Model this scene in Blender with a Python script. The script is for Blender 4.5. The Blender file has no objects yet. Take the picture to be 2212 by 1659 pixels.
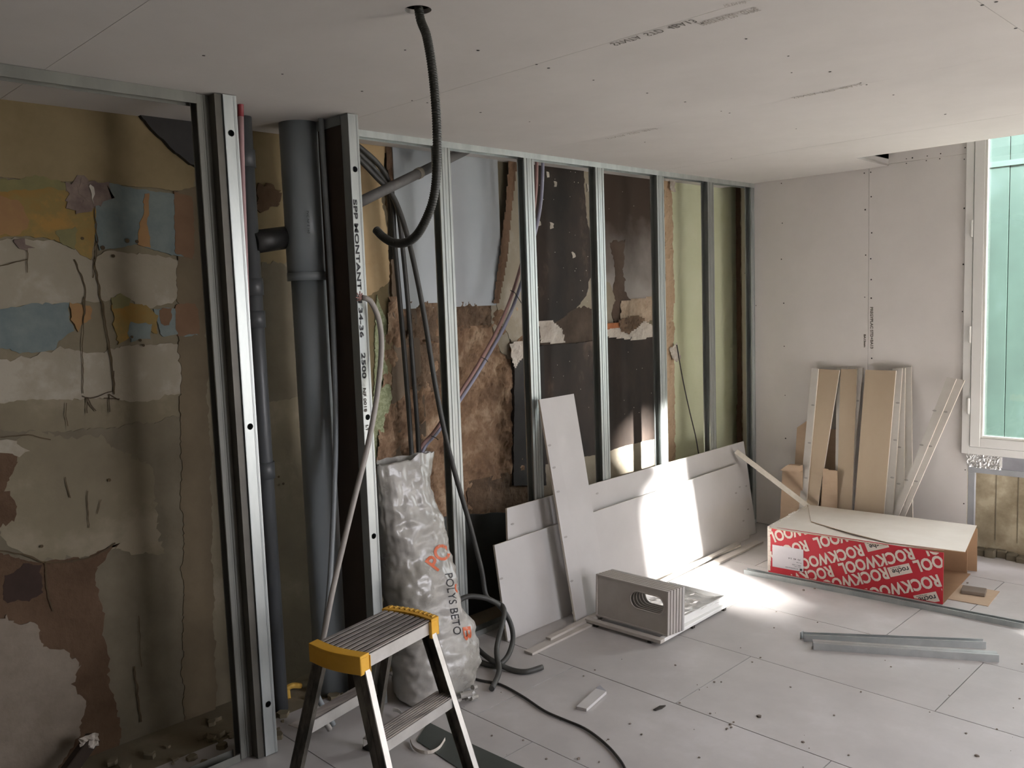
import bpy, bmesh, math, random
from mathutils import Vector, Matrix, noise
from mathutils.geometry import tessellate_polygon
random.seed(7)
S = bpy.context.scene
COL = S.collection
R90 = math.pi / 2

# ------------------------------------------------------------------ camera
YAW, PITCH, ROLL, FOC = -0.789204732, 0.0980296234, 0.034426779, 1854.85129
CAM = Vector((3.21012472, -5.7185079, 1.72878223))
_f = Vector((math.sin(YAW) * math.cos(PITCH), math.cos(YAW) * math.cos(PITCH), -math.sin(PITCH)))
_r = Vector((math.cos(YAW), -math.sin(YAW), 0))
_d = _f.cross(_r)
RT = math.cos(ROLL) * _r + math.sin(ROLL) * _d
DN = -math.sin(ROLL) * _r + math.cos(ROLL) * _d
cd = bpy.data.cameras.new('camera')
cd.sensor_width = 36
cd.lens = 36 * FOC / 2212
cam = bpy.data.objects.new('camera', cd)
COL.objects.link(cam)
m = Matrix((RT, -DN, -_f)).transposed().to_4x4()
m.translation = CAM
cam.matrix_world = m
cd.clip_start = 0.02
S.camera = cam
S.view_settings.view_transform = 'Standard'
S.view_settings.look = 'None'
S.view_settings.exposure = 0.0
S.view_settings.gamma = 1
S.view_settings.use_curve_mapping = False

# ------------------------------------------------------------------ light
W = bpy.data.worlds.new('sky')
S.world = W
W.use_nodes = True
nt = W.node_tree
bg = nt.nodes['Background']
SKY = 14.8
tc = nt.nodes.new('ShaderNodeTexCoord')
sp = nt.nodes.new('ShaderNodeSeparateXYZ')
cr = nt.nodes.new('ShaderNodeValToRGB')
nt.links.new(tc.outputs['Generated'], sp.inputs[0])
mp = nt.nodes.new('ShaderNodeMapRange')
mp.inputs[1].default_value = -1
mp.inputs[2].default_value = 1
nt.links.new(sp.outputs[2], mp.inputs[0])
nt.links.new(mp.outputs[0], cr.inputs[0])
cr.color_ramp.elements[0].position = 0.46
cr.color_ramp.elements[0].color = (0.76, 0.75, 0.76, 1)
cr.color_ramp.elements[1].position = 0.54
cr.color_ramp.elements[1].color = (0.94, 0.93, 1.0, 1)
nt.links.new(cr.outputs[0], bg.inputs[0])
bg.inputs[1].default_value = SKY

SUN = bpy.data.lights.new('sun', 'SUN')
SUN.energy = 85
SUN.angle = math.radians(2.6)
SUN.color = (1.0, 0.97, 0.94)
so = bpy.data.objects.new('sun', SUN)
COL.objects.link(so)
SUN_DIR = Vector((-1, 0.28, -0.31)).normalized()
so.rotation_euler = SUN_DIR.to_track_quat('-Z', 'Y').to_euler()
so.location = (8, -3.5, 3)

def portal(loc, direction, sx, sy):
    l = bpy.data.lights.new('daylight_portal', 'AREA')
    l.shape = 'RECTANGLE'
    l.size, l.size_y = sx, sy
    l.cycles.is_portal = True
    o = bpy.data.objects.new('daylight_portal', l)
    COL.objects.link(o)
    o.location = loc
    o.rotation_euler = Vector(direction).to_track_quat('-Z', 'Z').to_euler()
portal((2.0, 0.3, 1.7), (0, -1, 0), 1.3, 2.05)
portal((4.06, -2.81, 1.45), (-1, 0, 0), 1.38, 1.7)
portal((4.06, -1.1, 0.3), (-1, 0, 0), 1.2, 0.6)

# ------------------------------------------------------------------ helpers
def ray(px, py):
    return (_f * 1.0 + RT * ((px - 1106) / FOC) + DN * ((py - 829.5) / FOC))
def hit(p, point, normal):
    d = ray(*p)
    n = Vector(normal)
    t = (Vector(point) - CAM).dot(n) / d.dot(n)
    return CAM + d * t
def onX(p, x): return hit(p, (x, 0, 0), (1, 0, 0))
def onY(p, y): return hit(p, (0, y, 0), (0, 1, 0))
def onZ(p, z=0.0): return hit(p, (0, 0, z), (0, 0, 1))

def tag(o, label=None, cat=None, group=None, kind=None):
    if label: o['label'] = label
    if cat: o['category'] = cat
    if group: o['group'] = group
    if kind: o['kind'] = kind
    return o

def world_loc(o):
    v = Vector((0, 0, 0))
    while o is not None:
        v = v + o.location
        o = o.parent
    return v

def root(name, loc, label, cat, group=None):
    o = bpy.data.objects.new(name, None)
    COL.objects.link(o)
    o.location = loc
    o.empty_display_size = 0.05
    return tag(o, label, cat, group)

def link_mesh(name, me, mats, parent=None, kind=None, smooth=False, label=None):
    o = bpy.data.objects.new(name, me)
    me.name = name
    COL.objects.link(o)
    for mm in (mats if isinstance(mats, (list, tuple)) else [mats]):
        if len(me.materials) < len(mats if isinstance(mats, (list, tuple)) else [mats]):
            me.materials.append(mm)
    if parent is not None:
        off = world_loc(parent)
        if off.length > 0: me.transform(Matrix.Translation(-off))
        o.parent = parent
    if kind: o['kind'] = kind
    if label: o['label'] = label
    if smooth:
        for p in me.polygons: p.use_smooth = True
    return o

class MB:
    def __init__(s): s.bm = bmesh.new(); s.mi = 0
    def face(s, vs):
        try:
            f = s.bm.faces.new(vs); f.material_index = s.mi; return f
        except ValueError: return None
    def box(s, x0, x1, y0, y1, z0, z1, M=None):
        c = [Vector((x, y, z)) for z in (z0, z1) for (x, y) in ((x0, y0), (x1, y0), (x1, y1), (x0, y1))]
        if M is not None: c = [M @ v for v in c]
        v = [s.bm.verts.new(p) for p in c]
        for q in ((3, 2, 1, 0), (4, 5, 6, 7), (0, 1, 5, 4), (1, 2, 6, 5), (2, 3, 7, 6), (3, 0, 4, 7)):
            s.face([v[i] for i in q])
        return s
    def prism(s, pts, ext, side_mi=None):
        """polygon (3D points) extruded by vector ext"""
        ext = Vector(ext)
        a = [s.bm.verts.new(p) for p in pts]
        b = [s.bm.verts.new(Vector(p) + ext) for p in pts]
        tris = tessellate_polygon([[Vector(p) for p in pts]])
        mi = s.mi
        if len(pts) <= 4:
            s.face(a); s.face(b[::-1])
        else:
            for t in tris:
                s.face([a[i] for i in t]); s.face([b[i] for i in t][::-1])
        if side_mi is not None: s.mi = side_mi
        n = len(pts)
        for i in range(n):
            s.face([a[i], b[i], b[(i + 1) % n], a[(i + 1) % n]])
        s.mi = mi
        return s
    def tube(s, pts, r, seg=10, cap=True, open_end=False):
        pts = [Vector(p) for p in pts]
        n = len(pts)
        rings = []
        up = None
        for i in range(n):
            t = (pts[min(i + 1, n - 1)] - pts[max(i - 1, 0)])
            if t.length < 1e-9: t = Vector((0, 0, 1))
            t.normalize()
            if up is None:
                up = t.orthogonal().normalized()
            up = (up - t * up.dot(t))
            if up.length < 1e-6: up = t.orthogonal()
            up.normalize()
            w = t.cross(up)
            rr = r(i / (n - 1)) if callable(r) else r
            rings.append([s.bm.verts.new(pts[i] + up * rr * math.cos(2 * math.pi * k / seg) + w * rr * math.sin(2 * math.pi * k / seg)) for k in range(seg)])
        for i in range(n - 1):
            for k in range(seg):
                s.face([rings[i][k], rings[i][(k + 1) % seg], rings[i + 1][(k + 1) % seg], rings[i + 1][k]])
        if cap:
            s.face(rings[0][::-1])
            s.face(rings[-1])
        return s
    def build(s, name, mats, parent=None, kind=None, smooth=False, bevel=0, label=None):
        bmesh.ops.recalc_face_normals(s.bm, faces=s.bm.faces)
        if bevel:
            es = [e for e in s.bm.edges if len(e.link_faces) == 2 and e.calc_face_angle(0) > 0.6]
            bmesh.ops.bevel(s.bm, geom=es, offset=bevel, segments=1, affect='EDGES')
        me = bpy.data.meshes.new(name)
        s.bm.to_mesh(me)
        s.bm.free()
        return link_mesh(name, me, mats, parent, kind, smooth, label)

def spline(pts, step=0.01):
    """Catmull-Rom through points"""
    P = [Vector(p) for p in pts]
    P = [P[0] * 2 - P[1]] + P + [P[-1] * 2 - P[-2]]
    out = []
    for i in range(1, len(P) - 2):
        L = (P[i + 1] - P[i]).length
        n = max(2, int(L / step))
        for k in range(n):
            t = k / n
            a, b, c, d = P[i - 1], P[i], P[i + 1], P[i + 2]
            out.append(0.5 * ((2 * b) + (c - a) * t + (2 * a - 5 * b + 4 * c - d) * t * t + (3 * b - a - 3 * c + d) * t ** 3))
    out.append(P[-2])
    return out

def plate(outer, holes, t, M):
    """flat plate from 2D outline with holes, thickness t, matrix M; returns mesh"""
    cu = bpy.data.curves.new('c', 'CURVE')
    cu.dimensions = '2D'
    cu.fill_mode = 'BOTH'
    cu.extrude = t / 2
    for loop in [outer] + holes:
        spn = cu.splines.new('POLY')
        spn.points.add(len(loop) - 1)
        for i, (x, y) in enumerate(loop): spn.points[i].co = (x, y, 0, 1)
        spn.use_cyclic_u = True
    o = bpy.data.objects.new('c', cu)
    COL.objects.link(o)
    dg = bpy.context.evaluated_depsgraph_get()
    me = bpy.data.meshes.new_from_object(o.evaluated_get(dg))
    bpy.data.objects.remove(o)
    me.transform(M)
    return me

def text_mesh(txt, size, M, bold=0.0, clip=None, sx=1.0, extrude=0.0, align='LEFT'):
    cu = bpy.data.curves.new('t', 'FONT')
    cu.body = txt
    cu.size = size
    cu.offset = bold
    cu.extrude = extrude
    cu.align_x = align
    cu.resolution_u = 3
    o = bpy.data.objects.new('t', cu)
    COL.objects.link(o)
    dg = bpy.context.evaluated_depsgraph_get()
    dg.update()
    me = bpy.data.meshes.new_from_object(o.evaluated_get(dg))
    bpy.data.objects.remove(o)
    me.materials.clear()
    me.transform(Matrix.Diagonal((sx, 1, 1, 1)))
    me.transform(M)
    if clip:
        bm = bmesh.new(); bm.from_mesh(me)
        for (co, no) in clip:
            bmesh.ops.bisect_plane(bm, geom=bm.verts[:] + bm.edges[:] + bm.faces[:], plane_co=co, plane_no=no, clear_outer=True)
        bm.to_mesh(me); bm.free()
    return me

def frame(o, xa, ya):
    """matrix with origin o, x axis xa, y axis ya"""
    xa = Vector(xa).normalized(); za = xa.cross(Vector(ya)).normalized(); ya = za.cross(xa)
    M = Matrix((xa, ya, za)).transposed().to_4x4(); M.translation = Vector(o)
    return M

def copy_tree(o, parent=None):
    c = o.copy(); COL.objects.link(c)
    if parent is not None: c.parent = parent
    for ch in list(o.children): copy_tree(ch, c)
    return c

# ------------------------------------------------------------------ materials
def lin(h):
    h = h.lstrip('#')
    out = []
    for i in (0, 2, 4):
        c = int(h[i:i + 2], 16) / 255
        out.append(c / 12.92 if c < 0.04045 else ((c + 0.055) / 1.055) ** 2.4)
    return (*out, 1)

def mat(name, c1, c2=None, scale=6.0, rough=0.7, metal=0.0, bump=0.0, bscale=None, c3=None, detail=6.0, lo=0.35, hi=0.65,
        stretch=(1, 1, 1), spec=0.5, trans=0.0, alpha=1.0, rvar=0.0):
    M = bpy.data.materials.new(name)
    M.use_nodes = True
    t = M.node_tree
    b = t.nodes['Principled BSDF']
    b.inputs['Roughness'].default_value = rough
    b.inputs['Metallic'].default_value = metal
    b.inputs['Specular IOR Level'].default_value = spec
    tcn = t.nodes.new('ShaderNodeTexCoord')
    mpn = t.nodes.new('ShaderNodeMapping')
    mpn.inputs['Scale'].default_value = stretch
    t.links.new(tcn.outputs['Object'], mpn.inputs[0])
    nz = t.nodes.new('ShaderNodeTexNoise')
    nz.inputs['Scale'].default_value = scale
    nz.inputs['Detail'].default_value = detail
    nz.inputs['Roughness'].default_value = 0.62
    t.links.new(mpn.outputs[0], nz.inputs['Vector'])
    rp = t.nodes.new('ShaderNodeValToRGB')
    e = rp.color_ramp.elements
    e[0].position = lo; e[0].color = lin(c1)
    e[1].position = hi; e[1].color = lin(c2 or c1)
    if c3:
        k = e.new((lo + hi) / 2 + 0.04); k.color = lin(c3)
    t.links.new(nz.outputs['Fac'], rp.inputs[0])
    t.links.new(rp.outputs[0], b.inputs['Base Color'])
    if rvar:
        mr = t.nodes.new('ShaderNodeMapRange')
        mr.inputs[3].default_value = rough - rvar; mr.inputs[4].default_value = rough + rvar
        t.links.new(nz.outputs['Fac'], mr.inputs[0])
        t.links.new(mr.outputs[0], b.inputs['Roughness'])
    if bump:
        n2 = t.nodes.new('ShaderNodeTexNoise')
        n2.inputs['Scale'].default_value = bscale or scale * 4
        n2.inputs['Detail'].default_value = 5
        t.links.new(mpn.outputs[0], n2.inputs['Vector'])
        bn = t.nodes.new('ShaderNodeBump')
        bn.inputs['Strength'].default_value = min(1, bump)
        bn.inputs['Distance'].default_value = 0.01 * bump
        t.links.new(n2.outputs['Fac'], bn.inputs['Height'])
        t.links.new(bn.outputs[0], b.inputs['Normal'])
    if trans: b.inputs['Transmission Weight'].default_value = trans
    b.inputs['Alpha'].default_value = alpha
    return M

PLAS = mat('plasterboard_grey', '#dbd6d3', '#e1dcd9', 3, 0.85, bump=0.05, bscale=200, spec=0.25)
CEIL = mat('plasterboard_ceiling', '#c8c4c0', '#cecac6', 2.5, 0.85, bump=0.04, bscale=150, spec=0.25)
WHITEB = mat('plasterboard_white', '#bcb9b7', '#c5c2c0', 2, 0.8, bump=0.03, bscale=150, spec=0.3)
CORE = mat('gypsum_core', '#e8e2d6', '#dcd4c6', 30, 0.9)
TAN = mat('plasterboard_back_paper', '#b09e88', '#b8a791', 3, 0.85, bump=0.03, bscale=120, stretch=(1, 1, 0.4))
BROWNP = mat('dark_back_paper', '#3c3128', '#463a30', 4, 0.8)
GALV = mat('galvanised_steel', '#c2c9c8', '#d8dddb', 14, 0.36, 0.85, rvar=0.07, stretch=(1, 1, 0.25), bump=0.03, bscale=60)
GALVL = mat('soft_galvanised_steel', '#a5aaa8', '#b5b9b6', 14, 0.4, 0.75, rvar=0.07, stretch=(1, 1, 0.25))
DULL = mat('dull_grey_steel', '#75756f', '#82827b', 8, 0.6, 0.25, stretch=(1, 1, 0.3))
GALVD = mat('dusty_galvanised_steel', '#9aa0a0', '#b0b4b2', 10, 0.5, 0.6, rvar=0.08, stretch=(1, 1, 0.3))
DUST = mat('dusty_chipboard_floor', '#aeaaa8', '#c1bdbc', 2.2, 0.52, bump=0.06, bscale=90, c3='#b8b4b2', rvar=0.08, spec=0.4)
SUBF = mat('floor_gap', '#3a342c', '#453e34', 10, 0.9)
DARK = mat('screw_head', '#2a2622', '#3a342e', 30, 0.6)
INK = mat('faded_ink', '#4a453f', '#6a645c', 60, 0.8)
INKD = mat('dark_ink', '#2c2b2d', '#343336', 60, 0.7)
MASON = mat('old_plaster', '#857a64', '#a0947d', 3.0, 0.9, bump=0.5, bscale=22, c3='#8f846c')
MASONY = mat('yellowed_plaster', '#8f7d5a', '#a18f6b', 4, 0.9, bump=0.3, bscale=25)
CREAM = mat('cream_plaster', '#c0a47a', '#cfb58c', 4, 0.85, bump=0.3, bscale=30)
PALE = mat('pale_plaster', '#a69c88', '#bcb3a2', 5, 0.9, bump=0.5, bscale=30, c3='#aca28f')
OCHRE = mat('ochre_paint', '#94702f', '#a67f3c', 7, 0.8, c3='#8c7640', bump=0.2, bscale=40)
ORANGE = mat('orange_paint', '#96704a', '#a07c4c', 9, 0.8, bump=0.2)
OLIVE = mat('olive_paint', '#77714a', '#867d50', 9, 0.8, bump=0.2)
BLUEP = mat('blue_paint', '#6b7878', '#808a86', 12, 0.8, bump=0.2, bscale=40)
PURP = mat('purple_brown_stain', '#5e4f4a', '#7f6f64', 14, 0.85, bump=0.3)
REDBR = mat('red_brown_paint', '#75583f', '#806248', 8, 0.85, bump=0.2)
MORTAR = mat('exposed_brown_mortar', '#5a4430', '#6c5540', 5, 0.95, bump=0.8, bscale=40)
DIRTY = mat('dirty_plaster', '#786e5a', '#897f6a', 4, 0.9, bump=0.5, bscale=25)
LOWPL = mat('lower_flaking_plaster', '#8d8070', '#9c8f7f', 9, 0.9, bump=0.6, bscale=20)
BLUEPANEL = mat('blue_grey_panel', '#a9afb4', '#b2b8bc', 2, 0.6, bump=0.03)
RUBBLE = mat('earth_rubble', '#735a46', '#b59c82', 7, 0.95, bump=0.6, bscale=22, c3='#94785f', detail=10)
RUBBLED = mat('dark_rubble', '#584839', '#7b6551', 12, 0.95, bump=1.0, bscale=45, detail=10)
GREENP = mat('pale_green_panel', '#d6dab8', '#dfe2c5', 3, 0.7)
SOOT = mat('soot_dark_board', '#1f1914', '#66564a', 3.2, 0.7, bump=0.15, bscale=30, c3='#352b24', detail=12, lo=0.36, hi=0.72, stretch=(1, 1.3, 0.7))
SOOTB = mat('brown_smoked_board', '#3d3026', '#6d5c4e', 2.6, 0.8, bump=0.15, bscale=20, c3='#493a2f', stretch=(1, 1.5, 0.6))
SMOKE = mat('grey_smoked_plaster', '#746960', '#94908f', 2.2, 0.8, stretch=(1, 3, 1))
DGREY = mat('dark_grey_sheet', '#3a3c3b', '#454846', 4, 0.45)
CHAR = mat('charcoal_board', '#262423', '#353230', 6, 0.7)
BRICK = mat('orange_brick_piece', '#9c5f3c', '#b0734c', 12, 0.9, bump=0.5)
WHCRUM = mat('white_plaster_lump', '#b7aea2', '#cfc8bd', 14, 0.9, bump=0.5)
WOODD = mat('old_brown_timber', '#584230', '#745840', 6, 0.8, stretch=(1, 1, 0.15), bump=0.4, bscale=20)
WOODP = mat('pale_rough_timber', '#b49a7c', '#c8b094', 9, 0.85, stretch=(1, 1, 0.2), bump=0.5, bscale=20)
CRACK = mat('crack', '#4a3d2c', '#54462f', 20, 0.95)
PVC = mat('grey_pvc', '#82888b', '#8b9193', 3, 0.35, spec=0.5)
PVCD = mat('dark_pvc', '#4c4e50', '#55585a', 4, 0.4)
CONDG = mat('grey_conduit', '#7e8386', '#888d8f', 20, 0.45)
CONDD = mat('dark_conduit', '#3b3b39', '#454542', 20, 0.5)
CONDW = mat('pale_grey_conduit', '#9c9690', '#a8a29b', 20, 0.5)
HOSEB = mat('black_corrugated', '#2f302c', '#393a35', 20, 0.45)
BLACKP = mat('black_plastic', '#1c1b1a', '#262524', 20, 0.5)
CABLE = mat('black_cable', '#2c2926', '#3a3632', 20, 0.6)
PINK = mat('pink_pex', '#a08082', '#ad8c8c', 10, 0.4)
REDP = mat('red_pex', '#7f2c33', '#8d343a', 10, 0.4)
LILAC = mat('lilac_pex', '#8e90a4', '#9b9cae', 10, 0.35)
ROSE = mat('rose_pex', '#94726c', '#a07e78', 10, 0.4)
BAG = mat('white_plastic_sack', '#8b877f', '#b9b6b1', 2.6, 0.28, bump=0.6, bscale=16, spec=0.6, c3='#a5a29c', rvar=0.06)
ORINK = mat('orange_ink', '#c4572c', '#cf6a40', 20, 0.5)
ALU = mat('brushed_aluminium', '#c9c6c1', '#d7d4cf', 12, 0.38, 0.7, rvar=0.08)
ALUD = mat('paint_spattered_aluminium', '#b9b0aa', '#8c8480', 18, 0.55, 0.35, lo=0.42, hi=0.58, stretch=(1, 0.15, 1), bump=0.1)
LADRAIL = mat('worn_grey_rail', '#38352f', '#746f66', 16, 0.55, 0.15, lo=0.4, hi=0.6, stretch=(1, 1, 0.35), c3='#615c53')
YELL = mat('yellow_plastic', '#d9a12a', '#e6b03c', 9, 0.5, bump=0.05)
YELLD = mat('dusty_yellow_plastic', '#c99d3f', '#b68a34', 14, 0.7, c3='#cfa850', bump=0.25, bscale=30)
RED = mat('red_print_cardboard', '#b32733', '#bc2f3a', 4, 0.55, spec=0.4)
PRINTW = mat('cream_print', '#dccfc2', '#e4d8cc', 10, 0.6)
LABELW = mat('white_sticker', '#d8d3d6', '#e0dcde', 10, 0.5)
BOXW = mat('white_cardboard', '#e6ded4', '#ede6dd', 5, 0.7)
CARD = mat('brown_cardboard', '#b09880', '#baa38b', 4, 0.85, stretch=(1, 1, 3), bump=0.04)
CARDD = mat('inner_brown_cardboard', '#8b6c50', '#967659', 4, 0.9)
UPVC = mat('white_upvc', '#eae9e6', '#eeedea', 2, 0.35)
BEAD = mat('glazing_bead', '#eeede6', '#f2f1eb', 2, 0.4)
GLASS = bpy.data.materials.new('window_glass')
GLASS.use_nodes = True
_t = GLASS.node_tree
_b = _t.nodes['Principled BSDF']; _t.nodes.remove(_b)
_g = _t.nodes.new('ShaderNodeBsdfGlossy'); _g.inputs['Roughness'].default_value = 0.03
_tr = _t.nodes.new('ShaderNodeBsdfTransparent'); _tr.inputs[0].default_value = (0.93, 0.97, 0.95, 1)
_mx = _t.nodes.new('ShaderNodeMixShader'); _mx.inputs[0].default_value = 0.07
_t.links.new(_tr.outputs[0], _mx.inputs[1]); _t.links.new(_g.outputs[0], _mx.inputs[2])
_t.links.new(_mx.outputs[0], _t.nodes['Material Output'].inputs[0])
FILM = bpy.data.materials.new('clear_film')
FILM.use_nodes = True
_t = FILM.node_tree
_b = _t.nodes['Principled BSDF']; _t.nodes.remove(_b)
_g = _t.nodes.new('ShaderNodeBsdfGlossy'); _g.inputs['Roughness'].default_value = 0.15
_tr = _t.nodes.new('ShaderNodeBsdfTransparent')
_df = _t.nodes.new('ShaderNodeBsdfDiffuse'); _df.inputs[0].default_value = (0.8, 0.78, 0.76, 1)
_m1 = _t.nodes.new('ShaderNodeMixShader'); _m1.inputs[0].default_value = 0.35
_m2 = _t.nodes.new('ShaderNodeMixShader'); _m2.inputs[0].default_value = 0.15
_t.links.new(_tr.outputs[0], _m1.inputs[1]); _t.links.new(_df.outputs[0], _m1.inputs[2])
_t.links.new(_m1.outputs[0], _m2.inputs[1]); _t.links.new(_g.outputs[0], _m2.inputs[2])
_t.links.new(_m2.outputs[0], _t.nodes['Material Output'].inputs[0])
TARP = mat('green_hoarding', '#2a3a36', '#3b4c4a', 1.4, 0.7, c3='#31433e', detail=8)
FOIL = mat('crumpled_foil', '#d5d5d5', '#e8e8e8', 30, 0.22, 1.0, bump=1.0, bscale=70)
BLUEGREY = mat('blue_grey_steel', '#a6a9ad', '#b2b4b8', 10, 0.45, 0.4)
GREYSH = mat('grey_membrane', '#8c8c92', '#98989e', 12, 0.6, bump=0.1)
YPL = mat('mottled_yellow_plaster', '#857860', '#b4a88e', 7, 0.9, bump=0.4, bscale=25, c3='#a0937a', detail=9)
CONC = mat('outdoor_concrete', '#8d8880', '#99948b', 3, 0.9)
TRAYM = mat('off_white_tray', '#b5aea7', '#bfb9b2', 8, 0.6)
MESHG = mat('green_mesh_plaster', '#8d9470', '#a9ad8a', 60, 0.9, lo=0.45, hi=0.55)

for _m, _k in ((MASON, .72), (MASONY, .74), (PALE, .74), (DIRTY, .68), (OCHRE, .85), (ORANGE, .85), (OLIVE, .85), (BLUEP, .8), (LOWPL, .78), (MORTAR, .8), (REDBR, .8), (CREAM, .9)):
    for _n in _m.node_tree.nodes:
        if _n.type == 'VALTORGB':
            for _e in _n.color_ramp.elements: _e.color = (_e.color[0] * _k, _e.color[1] * _k, _e.color[2] * _k, 1)
# ================================================================== SETTING
# ---------------- floor
fl = MB().box(-0.32, 4.0, -8.2, 0.24, -0.12, -0.022).build('floor', SUBF); tag(fl, kind='structure')
rows = [-8.2, -7.83, -7.2, -6.57, -5.94, -5.31, -4.69, -4.06, -3.43, -2.8, -2.17, -1.55, -0.93, -0.31, 0.0]
GAP = 0.002
xoff = {0: 2.6, 1: 0.9, 2: 2.1, 3: 1.3, 4: 0.5, 5: 1.7, 6: 0.95, 7: 2.2, 8: 0.62, 9: 1.185, 10: 2.015, 11: 1.56, 12: 1.76, 13: 0.9}
for i in range(len(rows) - 1):
    y0, y1 = rows[i], rows[i + 1]
    x0s = xoff[i]
    xs = [0.0]
    x = x0s
    while x > 0.15: x -= 1.25
    x += 1.25
    while x < 3.95:
        xs.append(x); x += 1.25
    xs.append(4.0)
    for a, b in zip(xs[:-1], xs[1:]):
        if b - a < 0.03: continue
        dz = random.uniform(-0.0007, 0.0004)
        MB().box(a + GAP, b - GAP, y0 + GAP, y1 - GAP, -0.022, 0.0 + dz).build('floor_panel', DUST, fl)
MB().box(-0.3, 0.0, -8.2, 0.0, -0.022, -0.002).build('cavity_screed', MASON, fl)
MB().box(0.0, 4.0, 0.0, 0.22, -0.022, -0.002).build('recess_screed', DUST, fl)

# ---------------- ceiling
HOLE = Vector((1.382, -4.207))
ce = MB().box(-0.32, 4.0, -8.2, -0.53, 2.545, 2.6).box(-0.32, 0.955, -0.53, 0.24, 2.545, 2.6).build('ceiling', MASON); tag(ce, kind='structure')
cy = [-8.2, -7.17, -5.97, -4.77, -3.57, -2.365, -1.165, -0.005]
cg = 0.0007
for i in range(len(cy) - 1):
    y0, y1 = cy[i], cy[i + 1]
    xj = 2.4 if i in (4, 2) else (3.1 if i % 2 else 2.75)
    for (x0, x1) in ((-0.3, xj), (xj, 3.99)):
        dz = random.uniform(0, 0.0006)
        if i == len(cy) - 2:
            if x0 < 0:
                out = [(x0, y0 + cg), (xj - cg, y0 + cg), (xj - cg, -0.53), (0.968, -0.53), (0.955, y1), (x0, y1)]
            else:
                out = [(x0, y0 + cg), (x1, y0 + cg), (x1, -0.53), (x0, -0.53)]
        else:
            out = [(x0 + cg, y0 + cg), (x1 - cg, y0 + cg), (x1 - cg, y1 - cg), (x0 + cg, y1 - cg)]
        holes = []
        if y0 < HOLE.y < y1 and x0 < HOLE.x < x1:
            holes = [[(HOLE.x + 0.036 * math.cos(a * math.pi / 12), HOLE.y + 0.036 * math.sin(a * math.pi / 12)) for a in range(24)]]
        me = plate(out, holes, 0.0125, Matrix.Translation((0, 0, 2.50625 + dz)))
        link_mesh('ceiling_panel', me, [CEIL], ce)
# edge strip of the cut opening and the raised part over the window
MB().box(0.955, 4.0, -0.545, -0.531, 2.502, 2.78).build('opening_edge', WHITEB, ce)
MB().box(0.945, 0.955, -0.53, 0.0, 2.512, 2.78).build('opening_side', WHITEB, ce)
MB().box(0.945, 4.0, -0.545, 0.24, 2.78, 2.8).build('raised_panel', CEIL, ce)
MB().box(-0.32, 4.0, -8.2, 0.24, 2.8, 2.9).build('floor_slab', MASON, ce)

def dots(name, pts, r, nrm, m, parent, depth=0.0012):
    b = MB()
    n = Vector(nrm)
    u = n.orthogonal().normalized(); w = n.cross(u)
    for p in pts:
        rr = r * random.uniform(0.75, 1.25)
        ring = [p + (u * math.cos(k * math.pi / 4) + w * math.sin(k * math.pi / 4)) * rr for k in range(8)]
        b.prism(ring, n * depth)
    return b.build(name, m, parent, kind='stuff')
cs = [(875, 108), (1033, 109), (1159, 139), (1185, 147), (782, 197), (1282, 173), (1398, 201), (1480, 220), (1558, 240), (1576, 244),
      (1612, 84), (1703, 121), (1710, 157), (1793, 155), (1859, 179), (1872, 183), (1930, 205), (2042, 247), (1720, 278), (1393, 307),
      (1580, 342), (2122, 11), (2152, 4), (2194, 61), (890, 217), (923, 222), (610, 160), (440, 120), (1038, 243), (1144, 263), (1517, 50)]
dots('ceiling_screws', [onZ(p, 2.4995) for p in cs], 0.0042, (0, 0, -1), DARK, ce, 0.0008)

def printed(name, txt, p0, p1, size, plane_pt, plane_n, up, m, parent, flip=False, bold=0.0):
    """text whose baseline runs from pixel p0 to pixel p1 on a plane"""
    a = hit(p0, plane_pt, plane_n); b = hit(p1, plane_pt, plane_n)
    d = (b - a)
    M0 = frame(a, d, up)
    me = text_mesh(txt, size, Matrix.Identity(4), bold)
    w = max((v.co.x for v in me.vertices), default=1)
    me.transform(M0 @ Matrix.Diagonal((d.length / w, 1, 1, 1)))
    return link_mesh(name, me, [m], parent)
CZ = (0, 0, 2.4985)
printed('ceiling_print', 'SYNTA  STD  4BA13', (1315, 95), (1494, 42), 0.05, CZ, (0, 0, 1), (0, 1, 0), INK, ce)
FAINT = mat('faint_ink', '#8d867d', '#a29b92', 40, 0.8)
printed('ceiling_print', 'PREGY EN 520 - GYPSE', (1504, 50), (1632, 16), 0.055, CZ, (0, 0, 1), (0, 1, 0), FAINT, ce)
printed('ceiling_print', 'SYNTA  STD  4BA13', (1708, 211), (1856, 181), 0.05, CZ, (0, 0, 1), (0, 1, 0), FAINT, ce)
printed('ceiling_print', 'SYNTA  STD  BA13', (1306, 299), (1413, 277), 0.05, CZ, (0, 0, 1), (0, 1, 0), FAINT, ce)
printed('ceiling_print', 'NF EN 520', (1562, 10), (1610, 2), 0.03, CZ, (0, 0, 1), (0, 1, 0), FAINT, ce)

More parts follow.
